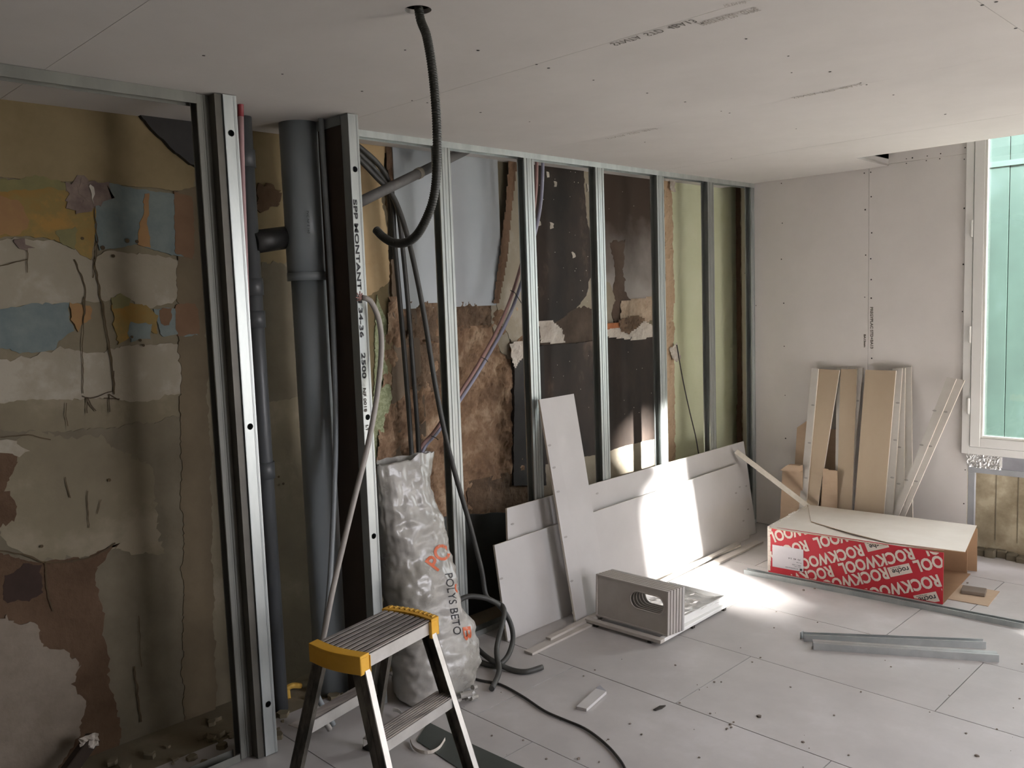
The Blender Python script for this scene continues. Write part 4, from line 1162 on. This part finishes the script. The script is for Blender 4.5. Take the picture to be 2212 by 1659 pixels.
# small boxed marks
def mark(p):
    c = box_xy(p)
    Mm = M0 @ Matrix.Translation((c.x, c.y, 0.0012)) @ Matrix.Rotation(ANG + math.pi, 4, 'Z')
    w_, h_ = 0.125, 0.055
    bm = bmesh.new()
    vs = [bm.verts.new(v) for v in ((0, 0, 0), (w_, 0, 0), (w_, h_, 0), (0, h_, 0))]
    bm.faces.new(vs)
    bm.transform(Matrix.Translation((c.x, c.y, 0.0013)) @ Matrix.Rotation(ANG + math.pi, 4, 'Z'))
    for (co, no) in clip:
        bmesh.ops.bisect_plane(bm, geom=bm.verts[:] + bm.edges[:] + bm.faces[:], plane_co=co, plane_no=no, clear_outer=True)
    me = bpy.data.meshes.new('mark'); bm.to_mesh(me); bm.free(); me.transform(M0)
    mk = link_mesh('printed_mark', me, [PRINTW], fp)
    for (tx, sz, ox, oy, wd) in (('roche', 0.040, 0.01, 0.016, 0.095), ('100 % pierre', 0.009, 0.05, 0.006, 0.06)):
        me = text_mesh(tx, 1.0, Matrix.Identity(4), 0.02)
        w = max(v.co.x for v in me.vertices)
        me.transform(Matrix.Translation((c.x, c.y, 0.0019)) @ Matrix.Rotation(ANG + math.pi, 4, 'Z') @ Matrix.Translation((ox, oy, 0)) @ Matrix.Diagonal((wd / w, sz, 1, 1)))
        b2 = bmesh.new(); b2.from_mesh(me)
        for (co, no) in clip:
            bmesh.ops.bisect_plane(b2, geom=b2.verts[:] + b2.edges[:] + b2.faces[:], plane_co=co, plane_no=no, clear_outer=True)
        b2.to_mesh(me); b2.free(); me.transform(M0)
        link_mesh('printed_text', me, [INKD], fp)
mark(px_(1418, 440)); mark(px_(1690, 735)); mark(px_(2005, 1065))
# white sticker with small print
b = MB(); b.box(*BX(0.028, 0.222, 0.04, 0.178, 0.0022, 0.0028)); st = b.build('sticker', [LABELW], t)
for (tx, s, x, y, wd) in (('70  45  5.4', 0.013, 0.205, 0.105, 0.075), ('R 2.00', 0.008, 0.21, 0.085, 0.03), ('600 x 1350', 0.009, 0.208, 0.068, 0.055), ('LOT 0142', 0.007, 0.208, 0.058, 0.04), ('0123456789', 0.007, 0.19, 0.045, 0.08)):
    me = text_mesh(tx, 1, Matrix.Identity(4), 0.01); w = max(v.co.x for v in me.vertices)
    me.transform(M0 @ Matrix.Translation((x, y + 0.01, 0.0034)) @ Matrix.Rotation(math.pi, 4, 'Z') @ Matrix.Diagonal((wd / w, s, 1, 1)))
    link_mesh('sticker_text', me, [INKD], st)
MB().box(*BX(0.20, 0.215, 0.044, 0.058, 0.0029, 0.0034)).build('sticker_code', [INKD], st)
# grey slab piece under the open end
o = MB().box(-0.06, 0.06, -0.05, 0.05, 0, 0.02).build('slab_offcut', mat('grey_brown_slab', '#6e6257', '#7a6e62', 8, 0.8), bevel=0.003)
o.location = (1.69, -0.62, 0.005); o.rotation_euler = (0, 0, 0.2); tag(o, 'small grey brown slab on the flap at the open end of the red carton', 'offcut')

# ================================================================== PLANKS ON THE END WALL
NW = (0, -1, 0.17)
BASEY = -0.215
def end_plank(label, TL, TR, BR, BL, layer, front, spots=None, grp='plasterboard planks leaning on the end wall'):
    th = 0.0125
    return lean_board('plasterboard_plank', [TL, TR, BR, BL], (0, BASEY + 0.2 - layer * 0.0145 - 0.2, 0), NW, th, label, 'plank', [front, CORE], grp, spots)
GREYB = mat('grey_white_bevelled_face', '#c0bbb4', '#ccc8c2', 4, 0.8)
def C3(u, v): return (1620 + u / 3.7365, 760 + v / 3.7365)
end_plank('white plank standing rearmost right in the bundle, left of the diagonal ones', C3(1232, 125), C3(1300, 118), C3(1308, 900), C3(1240, 900), 0, GREYB)
end_plank('narrow grey white plank third from the right side of the upright bundle', C3(1180, 128), C3(1252, 130), C3(1245, 800), C3(1150, 1300), 1, GREYB, [C3(1205, 770), C3(1200, 1065)])
end_plank('narrow white plank with filler spots just right of the widest tan plank', C3(1150, 135), C3(1229, 130), C3(1152, 1310), C3(1075, 1310), 2, GREYB, [C3(1192, 412), C3(1172, 712), C3(1148, 1015)])
end_plank('grey white plank wedged behind the middle tan planks', C3(840, 128), C3(911, 130), C3(835, 900), C3(800, 900), 0, GREYB, [C3(868, 395)])
end_plank('slim grey plank almost hidden behind the left tan planks', C3(700, 122), C3(790, 128), C3(790, 900), C3(690, 900), 0, GREYB)
end_plank('plank with tan back showing, middle one of the bundle', C3(732, 140), C3(864, 140), C3(822, 1270), C3(700, 1270), 1, TAN)
end_plank('tan backed plank at the left of the bundle', C3(552, 137), C3(722, 148), C3(548, 1235), C3(452, 1215), 2, TAN)
end_plank('narrow white plank with filler spots at the far left of the bundle', C3(497, 130), C3(552, 137), C3(456, 1200), C3(402, 1190), 3, GREYB, [C3(508, 430), C3(480, 735), C3(452, 1018)])
end_plank('widest tan backed plank right of the dark gap', C3(932, 145), C3(1178, 152), C3(1080, 1300), C3(842, 1275), 3, TAN)
end_plank('diagonal white plank, right one of the slanting pair', C3(1668, 215), C3(1733, 230), C3(1310, 1190), C3(1215, 1320), 3, GREYB, [C3(1580, 485), C3(1455, 762), C3(1340, 1045)])
end_plank('diagonal white plank, left one of the slanting pair', C3(1590, 203), C3(1666, 218), C3(1200, 1320), C3(1158, 1310), 4, GREYB, [C3(1490, 475), C3(1385, 752), C3(1262, 1035)])
# cardboard pieces behind the planks
def card(label, px, y, m=CARD, th=0.004):
    P = [onY(p, y) for p in px]
    t = root('cardboard_piece', (sum(p.x for p in P) / len(P), y, 0.0), label, 'cardboard', 'cardboard scraps by the planks')
    P2 = [Vector((p.x, y, max(p.z, 0.003))) for p in P]
    MB().prism(P2, (0, th, 0)).build('sheet', m, t)
    return t
card('upright brown cardboard sheet behind the leftmost planks', [C3(380, 612), C3(455, 560), C3(650, 625), C3(715, 628), C3(715, 1500), C3(330, 1500)], -0.055)
k = card('brown cardboard carton side with folded top left of the planks', [C3(262, 950), C3(325, 905), C3(425, 912), C3(425, 1400), C3(240, 1400)], -0.2)
P = [onY(p, -0.2) for p in (C3(262, 950), C3(325, 905), C3(425, 912), C3(425, 960))]
MB().prism([P[0], P[1], P[2], P[3]], (0, -0.04, 0)).build('folded_flap', CARD, k)
card('brown cardboard carton edge between the two left tan planks', [C3(590, 940), C3(630, 945), C3(635, 955), C3(705, 958), C3(705, 1500), C3(560, 1500)], -0.19)

# slanting stick
a, c = onX((1597, 980), 0.09), hit((1741, 1090), (0, -0.27, 0), (0, 1, 0))
a2 = hit((1594, 972), (0.075, 0, 0), (1, 0, 0)); 
d = (c - a)
t = root('plaster_lath', a, 'thin cream strip slanting from the leaning sheets to the red carton', 'strip')
M1 = frame(a, d, (0, 0, 1))
MB().box(-0.03, d.length + 0.02, -0.017, 0.017, -0.005, 0.005, M1).build('lath', CORE, t)

# ================================================================== STEEL ON THE FLOOR
def floor_channel(label, A, B, w, h, open_up, zoff=0.0, m=GALVD, extra=None):
    a, b_ = Vector(A), Vector(B)
    d = (b_ - a); L = d.length
    t = root('steel_profile', (a + b_) / 2, label, 'profile', 'steel profiles lying on the floor')
    M1 = frame(a + Vector((0, 0, zoff)), d, Vector((0, 0, 1)).cross(d))
    tt = 0.0012
    if open_up:
        MB().box(0, L, 0, w, 0, tt, M1).build('web', m, t)
        MB().box(0, L, 0, tt, tt, h, M1).build('flange', m, t)
        MB().box(0, L, w - tt, w, tt, h, M1).build('flange', m, t)
        MB().box(0, L, tt, 0.007, h - tt, h, M1).box(0, L, w - 0.007, w - tt, h - tt, h, M1).build('lip', m, t, kind='stuff')
    else:
        MB().box(0, L, 0, w, h - tt, h, M1).build('web', m, t)
        MB().box(0, L, 0, tt, 0, h - tt, M1).build('flange', m, t)
        MB().box(0, L, w - tt, w, 0, h - tt, M1).build('flange', m, t)
        MB().box(0, L, w * .4, w * .46, h, h + 0.0012, M1).build('rib', m, t)
    return t
ra, rb = onZ((1607, 1240), 0.0), onZ((2212, 1360), 0.0)
dd = (rb - ra).normalized()
floor_channel('long steel profile on the floor in front of the red carton', (ra.x, ra.y, 0), tuple(ra + dd * 3.0), 0.045, 0.028, True)
GALVB = mat('bluish_galvanised_steel', '#b3b7b8', '#c2c5c5', 12, 0.38, 0.7, rvar=0.07)
pa, pb = onZ((1757, 1404), 0), onZ((2158, 1431), 0)
floor_channel('short steel profile on the floor, nearer one of the pair', tuple(pa), tuple(pb), 0.048, 0.034, False, 0, GALVB)
pa, pb = onZ((1737, 1386), 0), onZ((2130, 1402), 0)
floor_channel('short steel profile on the floor, farther one of the pair', tuple(pa), tuple(pb), 0.044, 0.034, True, 0, GALVB)
tag(MB().box(1.262, 1.266, -1.83, -1.80, 0.0, 0.035).build('metal_tab', GALVB), 'tiny upright metal tab beside the ends of the profile pair', 'metal tab')
# dark steel sheet under the ladder
P = [onZ(p, 0.002) for p in [(925, 1560), (1025, 1610), (1150, 1667), (1090, 1720), (990, 1660), (900, 1600)]]
tag(MB().prism(P, (0, 0, 0.0015)).build('steel_sheet', mat('dark_green_grey_steel', '#454a46', '#4f5450', 6, 0.5, 0.3)), 'flat dark steel strip on the floor under the right ladder leg', 'metal sheet')
# white strap curls
def strap(P, w, label, m=WHCRUM):
    b = MB(); prev = None
    for p in spline(P, 0.01):
        cur = (b.bm.verts.new(p), b.bm.verts.new(p + Vector((0, 0, w))))
        if prev: b.face([prev[0], cur[0], cur[1], prev[1]])
        prev = cur
    o = b.build('plastic_strap', m)
    md = o.modifiers.new('s', 'SOLIDIFY'); md.thickness = 0.001
    return tag(o, label, 'strap', 'plastic straps under the ladder')
strap([onZ(p, 0.002) for p in [(886, 1602), (893, 1618), (910, 1628), (932, 1628), (950, 1618), (962, 1600)]], 0.014, 'white plastic strap curling on the floor below the ladder step')
strap([onZ(p, 0.02) for p in [(848, 1536), (862, 1540), (872, 1556), (868, 1580)]], 0.016, 'short white strap standing on edge behind the ladder', UPVC)

# small offcuts and crumbs on the floor
P = [onZ(p, 0.013) for p in [(1245, 1526), (1267, 1531), (1310, 1493), (1287, 1487)]]
o = MB().prism(P, (0, 0, -0.0125)).build('plaster_offcut', WHITEB); tag(o, 'small white plasterboard offcut lying on the bare floor', 'offcut')
P = [onZ(p, 0.004) for p in [(1288, 1485), (1296, 1480), (1309, 1492), (1290, 1495)]]
o = MB().prism(P, (0, 0, -0.0035)).build('plaster_offcut', GREYSH); tag(o, 'grey triangular scrap touching the small white offcut', 'scrap')
P = [onZ(p, 0.006) for p in [(1411, 1532), (1425, 1524), (1438, 1523), (1430, 1529), (1417, 1533)]]
o = MB().prism(P, (0, 0, -0.005)).build('dark_splinter', DARK); tag(o, 'dark splinter on the floor right of the white offcut', 'splinter')
b = MB()
crumbs = [(1640, 1549, 6), (1736, 1276, 6), (1760, 1272, 4), (2088, 1271, 6), (1577, 1566, 4), (1570, 1575, 4), (1580, 1572, 3), (1585, 1561, 3), (1361, 1564, 3), (1386, 1587, 3), (1261, 1461, 3),
          (1543, 1474, 4), (1558, 1474, 3), (1506, 1480, 2), (1625, 1431, 3), (1643, 1421, 3), (1642, 1422, 2), (1708, 1485, 3), (1802, 1546, 3), (1860, 1495, 3), (1734, 1604, 4), (1833, 1632, 3), (2087, 1585, 3), (2110, 1634, 5), (2153, 1576, 3),
          (2208, 1435, 3), (2202, 1510, 3), (1924, 1441, 3), (1912, 1427, 2), (1677, 1322, 3), (1766, 1345, 3), (1672, 1357, 3), (1600, 1400, 2), (1294, 1647, 3), (1468, 1519, 3), (1534, 1542, 3), (1314, 1598, 3), (1250, 1640, 5), (1510, 1637, 3), (1459, 1438, 4), (1285, 1448, 3), (1130, 1600, 3), (1063, 1590, 3), (1180, 1640, 3), (2090, 1260, 5)]
for (x_, y_, s) in crumbs:
    c = onZ((x_, y_), 0.0)
    r_ = s * 0.0013
    ring_ = [c + Vector((math.cos(k * 1.256 + s) * r_ * random.uniform(.7, 1.5), math.sin(k * 1.256 + s) * r_ * random.uniform(.7, 1.5), 0.0005)) for k in range(5)]
    b.prism(ring_, (0, 0, r_ * 0.8))
for k in range(170):
    x_, y_ = random.uniform(0.4, 3.6), random.uniform(-5.5, -0.4)
    if y_ > -2.5 and x_ < 1.9: continue
    r_ = random.uniform(0.0012, 0.003)
    ring_ = [Vector((x_ + math.cos(j * 1.256) * r_, y_ + math.sin(j * 1.256) * r_ * random.uniform(.6, 1.4), 0.0003)) for j in range(5)]
    b.prism(ring_, (0, 0, r_ * .7))
tag(b.build('floor_crumbs', mat('dirt_crumb', '#6b6157', '#8a7f74', 60, 0.9)), 'dark crumbs of plaster and dirt scattered over the floor', 'debris', kind='stuff')
b = MB()
for k in range(70):
    y_ = random.uniform(-5.4, -3.6); x_ = random.uniform(-0.24, 0.16)
    r_ = random.uniform(0.006, 0.03)
    p_ = Vector((x_, y_, 0.0))
    ring_ = [p_ + Vector((math.cos(j * 1.05) * r_ * random.uniform(.6, 1.2), math.sin(j * 1.05) * r_ * random.uniform(.6, 1.2), 0)) for j in range(6)]
    b.prism(ring_, (random.uniform(-.004, .004), 0, r_ * .7))
tag(b.build('cavity_rubble', MASON), 'loose rubble in the dark cavity at the foot of the old wall', 'debris', kind='stuff')
# timber stub and scrap, bottom left
a, c = onX((120, 1700), -0.1), onX((200, 1590), -0.2)
t = root('timber_stub', a, 'dark timber stub leaning on the wall in the bottom left corner', 'timber')
M1 = frame(a, c - a, (1, 0, 0)); MB().box(-0.1, (c - a).length, -0.02, 0.02, -0.02, 0.03, M1).build('stub', mat('charred_timber', '#2a211a', '#352a20', 8, 0.9), t, bevel=0.003)
c2 = onX((193, 1603), -0.16)
b = MB()
g = [[b.bm.verts.new(c2 + Vector((0.02 * noise.noise(Vector((i, j, 1.5))), (i - 3) * 0.011, (j - 3) * 0.009 + 0.01 * noise.noise(Vector((i * .8, j * .8, 7)))))) for j in range(7)] for i in range(7)]
for i in range(6):
    for j in range(6): b.face([g[i][j], g[i + 1][j], g[i + 1][j + 1], g[i][j + 1]])
o = b.build('plastic_scrap', WHCRUM); o.modifiers.new('s', 'SOLIDIFY').thickness = 0.001; tag(o, 'crumpled pale scrap caught on the dark timber stub', 'scrap')
c2 = onZ((625, 1488), 0.03)
b = MB()
b.tube(spline([c2 + Vector((0, -.03, 0)), c2 + Vector((.01, 0, .015)), c2 + Vector((0, .03, .005)), c2 + Vector((-.01, .06, -.01))], 0.01), 0.013, 8)
b.tube(spline([c2 + Vector((0, -.01, 0.01)), c2 + Vector((.02, -.02, -.015)), c2 + Vector((0.03, -.025, -.028))], 0.01), 0.012, 8)
tag(b.build('yellow_fitting', YELLD), 'small yellow plastic fitting in the dark behind the ladder', 'fitting')

# ================================================================== SACK
t = root('plastic_sack', (0.3, -3.38, 0), 'tall crumpled white plastic sack standing behind the ladder', 'sack')
SX = 0.30
lev = [  # z, left y, right y, x centre, half depth
    (0.004, -3.56, -3.25, 0.33, 0.11), (0.03, -3.588, -3.21, 0.33, 0.14), (0.10, -3.588, -3.185, 0.32, 0.155), (0.20, -3.588, -3.175, 0.30, 0.155), (0.27, -3.588, -3.175, 0.285, 0.15),
    (0.33, -3.588, -3.21, 0.28, 0.145), (0.40, -3.588, -3.235, 0.275, 0.14), (0.50, -3.588, -3.235, 0.265, 0.135), (0.60, -3.588, -3.245, 0.25, 0.12), (0.70, -3.588, -3.262, 0.24, 0.105), (0.80, -3.588, -3.285, 0.23, 0.09),
    (0.88, -3.588, -3.292, 0.225, 0.07), (1.00, -3.588, -3.275, 0.22, 0.045), (1.055, -3.588, -3.262, 0.215, 0.032)]
def lerp_lev(z):
    for a, c in zip(lev[:-1], lev[1:]):
        if a[0] <= z <= c[0]:
            f = (z - a[0]) / (c[0] - a[0]); f = f
            return [a[i] + (c[i] - a[i]) * f for i in range(5)]
    return list(lev[-1])
NR, NZ = 96, 110
b = MB(); rings = []
for j in range(NZ + 1):
    z = 0.004 + (1.055 - 0.004) * j / NZ
    L_ = lerp_lev(z)
    yc, hw, xc, hd = (L_[1] + L_[2]) / 2, (L_[2] - L_[1]) / 2, L_[3], L_[4]
    rr = []
    for i in range(NR):
        an = 2 * math.pi * i / NR
        ex = 0.75 if z < 0.8 else 0.9
        cx_, cy_ = math.copysign(abs(math.cos(an)) ** ex, math.cos(an)), math.copysign(abs(math.sin(an)) ** ex, math.sin(an))
        p = Vector((xc + hd * cx_, yc + hw * cy_, z))
        # creases: long vertical folds above, horizontal sag folds in the lower part
        f1 = noise.ridged_multi_fractal(Vector((an * 1.5, z * 2.6, 1)), 1.0, 2.0, 3, 1.0, 2.0) - 1.2
        f2 = noise.ridged_multi_fractal(Vector((p.y * 6 + 3, z * 9 + 0.5 * math.sin(an), 5)), 1.0, 2.1, 4, 1.0, 2.0) - 1.2
        k1 = min(1, max(0, (z - 0.5) * 2.5)); 
        dd = 0.013 * f1 * k1 + 0.013 * f2 * (1 - 0.6 * k1) + 0.006 * noise.noise(p * 28) + 0.007 * (noise.ridged_multi_fractal(Vector((p.x * 12, p.y * 12, z * 15)), 1.0, 2.2, 4, 1.0, 2.0) - 1.3)
        neck = math.exp(-((z - 0.60) / 0.05) ** 2) * 0.018 * max(0, math.cos(an + 0.4))
        nrm = Vector((cx_ * hw, cy_ * hd, 0)).normalized()
        p = p + nrm * (dd - neck) * (0.55 if z > 0.95 else 1.0) + Vector((0, 0, 0.008 * noise.noise(Vector((an * 3, z * 12, 2)))))
        if p.x < 0.03: p.x = 0.03
        if j == NZ:
            # rim: rear side rises, front fold sags towards the left
            p.z += 0.02 * noise.noise(Vector((an * 2, 4, 4))) - (0.05 if p.x > xc else 0.0) * max(0, (yc + 0.05 - p.y) / hw)
        p.z = max(p.z, 0.003)
        rr.append(b.bm.verts.new(p))
    rings.append(rr)
for j in range(NZ):
    for i in range(NR):
        b.face([rings[j][i], rings[j][(i + 1) % NR], rings[j + 1][(i + 1) % NR], rings[j + 1][i]])
b.face(rings[0][::-1])
bag = b.build('film', BAG, t, smooth=True)
# crumpled knot at the foot
b = MB()
kc = onZ((1004, 1500), 0.04)
for k in range(9):
    a = kc + Vector((random.uniform(-.02, .03), random.uniform(-.05, .05), random.uniform(-.02, .02)))
    b.tube([a, a + Vector((random.uniform(-.02, .02), random.uniform(.02, .05), random.uniform(-.01, .02)))], 0.012, 7)
b.build('gathered_end', BAG, t, kind='stuff')
# lettering carried by the film
from mathutils.bvhtree import BVHTree
dg = bpy.context.evaluated_depsgraph_get(); dg.update()
bmb = bmesh.new(); bmb.from_mesh(bag.data); bmb.transform(Matrix.Translation(world_loc(bag)))
tree = BVHTree.FromBMesh(bmb)
def sack_text(txt, p0, p1, size_px, m, name='printed_text', bold=0.0, seg=None):
    me = text_mesh(txt, 1.0, Matrix.Identity(4), bold)
    w = max(v.co.x for v in me.vertices)
    bm_ = bmesh.new(); bm_.from_mesh(me)
    bmesh.ops.triangulate(bm_, faces=bm_.faces[:])
    for _ in range(2):
        bmesh.ops.subdivide_edges(bm_, edges=[e for e in bm_.edges if e.calc_length() > 0.12], cuts=1)
    d = Vector((p1[0] - p0[0], p1[1] - p0[1])); Lp = d.length; d.normalize()
    up = Vector((d.y, -d.x))
    bad = []
    for v in bm_.verts:
        x_, y_ = v.co.x / w * Lp, v.co.y * size_px
        q = Vector(p0) + d * x_ + up * y_
        r_ = ray(q.x, q.y).normalized()
        loc, nn, idx, dist = tree.ray_cast(CAM, r_)
        if loc is None: bad.append(v)
        else: v.co = loc - r_ * 0.0025
    bmesh.ops.delete(bm_, geom=bad, context='VERTS')
    bm_.to_mesh(me); bm_.free()
    link_mesh(name, me, [m], t)
sack_text('POLY', (944, 1236), (1010, 1150), 50, ORINK, 'orange_lettering', 0.02)
sack_text('POLYS BETO', (961, 1238), (981, 1372), 24, INKD, 'black_lettering', 0.0)
sack_text('S', (982, 1261), (985, 1281), 22, ORINK, 'orange_lettering', 0.02)
sack_text('B', (999, 1352), (1004, 1384), 24, ORINK, 'orange_lettering', 0.02)
bmb.free()

# ================================================================== STEP LADDER
ZP = 0.60
PC = [onZ(p, ZP) for p in ((775, 1422), (945, 1333), (830, 1317), (661, 1397))]   # near-left, near-right(front), far-right, far-left
fl_, fr_, br_, bl_ = PC                                                          # front edge fl-fr, rear edge bl-br
t = root('step_ladder', Vector(((fl_.x + bl_.x + fr_.x + br_.x) / 4, (fl_.y + fr_.y) / 2, 0)), 'small aluminium step ladder with yellow end caps in the foreground', 'ladder')
ex = ((fr_ - fl_) + (br_ - bl_)).normalized()     # along the platform
ey = Vector((-ex.y, ex.x, 0))                     # towards the rear
if ey.dot(bl_ - fl_) < 0: ey = -ey
O = fl_.copy(); O.z = 0
Lp = (fr_ - fl_).dot(ex); Dp = (bl_ - fl_).dot(ey) * 0.5 + (br_ - fr_).dot(ey) * 0.5
def LP(u, v, z): return O + ex * u + ey * v + Vector((0, 0, z))
ML = frame(O, ex, ey)                      # local: x along, y rear, z up or down
if ML.col[2].z < 0:
    ML = Matrix((ex, ey, Vector((0, 0, 1)))).transposed().to_4x4(); ML.translation = O
def LB_(b, u0, u1, v0, v1, z0, z1): return b.box(u0, u1, v0, v1, z0, z1, ML)
CW = 0.042
TH = 0.05
# platform between the caps: ribbed tread with front and rear aprons
LB_(MB(), CW * .6, Lp - CW * .6, 0.004, Dp - 0.004, ZP - 0.008, ZP - 0.0045).build('platform', LADRAIL, t)
b = MB()
nr = 9
for k in range(nr):
    v = 0.012 + (Dp - 0.024) * k / (nr - 1)
    LB_(b, CW * .8, Lp - CW * .8, v - 0.007, v + 0.007, ZP - 0.0025, ZP + 0.0005)
b.build('tread_ribs', ALUD, t, kind='stuff')
LB_(MB(), CW * .6, Lp - CW * .6, 0.004, 0.0065, ZP - TH, ZP - 0.006).build('front_apron', ALU, t)
LB_(MB(), CW * .6, Lp - CW * .6, Dp - 0.0065, Dp - 0.004, ZP - TH, ZP - 0.006).build('rear_apron', ALU, t)
def cap(u0, u1, outer):
    b = MB()
    # curved end: outer edge bows outwards
    n = 10
    s = -1 if outer == u0 else 1
    prof = []
    for k in range(n + 1):
        v = -0.006 + (Dp + 0.012) * k / n
        prof.append((outer + s * 0.016 * math.sin(math.pi * k / n), v))
    inner = u1 if outer == u0 else u0
    inner_curve = [(inner + s * 0.016 * math.sin(math.pi * k / n), -0.006 + (Dp + 0.012) * k / n) for k in range(n + 1)]
    poly = prof + inner_curve[::-1]
    if s > 0: poly = poly[::-1]
    b.prism([ML @ Vector((x_, y_, ZP - 0.004)) for (x_, y_) in poly], (0, 0, 0.009))
    # skirt
    sk = prof + [(x_ - s * 0.005, y_) for (x_, y_) in prof[::-1]]
    b.prism([ML @ Vector((x_, y_, ZP - 0.058)) for (x_, y_) in sk], (0, 0, 0.055))
    # corner clips over the aprons
    for (v0, v1) in ((-0.006, 0.0), (Dp, Dp + 0.006)):
        LB_(b, min(outer, inner), max(outer, inner), v0, v1, ZP - 0.06, ZP - 0.004)
    LB_(b, inner - 0.004 if s > 0 else inner, inner + (0.0 if s > 0 else 0.004), -0.009, 0.004, ZP - 0.064, ZP - 0.004)
    o = b.build('end_cap', YELL, t, bevel=0.0012)
    o['label'] = 'yellow plastic end cap'
    # dusty worn top
    return o
cap(0.0, CW, 0.0)
cap(Lp - CW, Lp, Lp)
b = MB()
for k in range(10):
    x_ = Lp - 0.012 + 0.016 * math.sin(math.pi * (k + .5) / 10); v = Dp * (k + .5) / 10
    LB_(b, x_ - 0.012, x_ + 0.006, v - 0.004, v + 0.004, ZP + 0.005, ZP + 0.009)
b.build('cap_teeth', YELLD, t, kind='stuff')
# rails: C sections, front pair slopes forward, rear pair slopes back, both splay a little
SL, SP = 0.30, 0.06
def rail(u_top, v_top, front, left, name, m_web, m_fl, wid):
    s = -1 if front else 1
    su = -1 if left else 1
    ztop, zbot = ZP - 0.03, 0.012
    def pt(z, du=0.0, dv=0.0):
        k = (ztop - z)
        return LP(u_top + su * k * SP + du, v_top + s * k * SL + dv, z)
    T, Bt = pt(ztop), pt(zbot)
    ax_ = (T - Bt).normalized()
    b = MB()
    dv = ey * (1 if front else -1)      # web runs from the outer edge inwards under the platform
    # web
    du = ex * (su)
    def bar(b, off_a, off_b, th_dir, th):
        P0 = [Bt + off_a, Bt + off_b, Bt + off_b + th_dir * th, Bt + off_a + th_dir * th]
        b.prism(P0, T - Bt)
        return b
    bar(MB(), dv * 0.0, dv * wid, du, 0.0022).build(name + '_web', m_web, t)
    bar(MB(), dv * 0.0, dv * 0.0022, -du, 0.024).build(name + '_flange', m_fl, t)
    bar(MB(), dv * (wid - 0.0022), dv * wid, -du, 0.018).build(name + '_inner_flange', m_web, t)
    bar(MB(), dv * 0.001 + du * 0.0022, dv * 0.007 + du * 0.0022, du, 0.0015).build(name + '_bead', m_web, t)
    bar(MB(), dv * (wid * .48), dv * (wid * .54), du * 1.0, 0.0035).build(name + '_rib', m_web, t)
    f = MB()
    P0 = [Bt + dv * -0.004 + du * 0.005, Bt + dv * (wid + .004) + du * 0.005, Bt + dv * (wid + .004) - du * 0.028, Bt + dv * -0.004 - du * 0.028]
    P0 = [Vector((p.x, p.y, 0.0008)) for p in P0]
    f.prism(P0, ax_ * 0.03).build('rubber_foot', BLACKP, t)
    return pt
fl_r = rail(0.022, 0.0, True, True, 'front_rail', LADRAIL, ALU, 0.062)
fr_r = rail(Lp - 0.020, 0.0, True, False, 'front_rail', LADRAIL, ALU, 0.062)
rl_r = rail(0.022, Dp, False, True, 'rear_rail', LADRAIL, ALU, 0.05)
rr_r = rail(Lp - 0.020, Dp, False, False, 'rear_rail', LADRAIL, ALU, 0.05)
# step
ZS = 0.325
k = (ZP - 0.03 - ZS)
u0, u1 = 0.022 - k * SP, Lp - 0.020 + k * SP
v0 = -k * SL
LB_(MB(), u0 + .003, u1 - .003, v0 + 0.002, v0 + 0.085, ZS - 0.004, ZS - 0.001).build('step', ALUD, t)
b = MB()
for j in range(7): LB_(b, u0 + .004, u1 - .004, v0 + 0.008 + j * 0.011, v0 + 0.013 + j * 0.011, ZS - 0.001, ZS + 0.001)
b.build('step_ribs', ALUD, t, kind='stuff')
LB_(MB(), u0 + .003, u1 - .003, v0 + 0.0, v0 + 0.002, ZS - 0.036, ZS).build('step_front', ALU, t)
LB_(MB(), u0 + .003, u1 - .003, v0 + 0.083, v0 + 0.085, ZS - 0.03, ZS - 0.004).build('step_back', ALU, t)
# rear crossbar
ZC = 0.27
k = (ZP - 0.03 - ZC)
u0, u1 = 0.022 - k * SP, Lp - 0.020 + k * SP
v0 = Dp + k * SL
LB_(MB(), u0 + .003, u1 - .003, v0 - 0.006, v0 - 0.003, ZC - 0.03, ZC + 0.012).build('rear_crossbar', ALU, t)
LB_(MB(), u0 + .003, u1 - .003, v0 - 0.006, v0 + 0.05, ZC + 0.009, ZC + 0.012).build('rear_crossbar_top', ALUD, t)
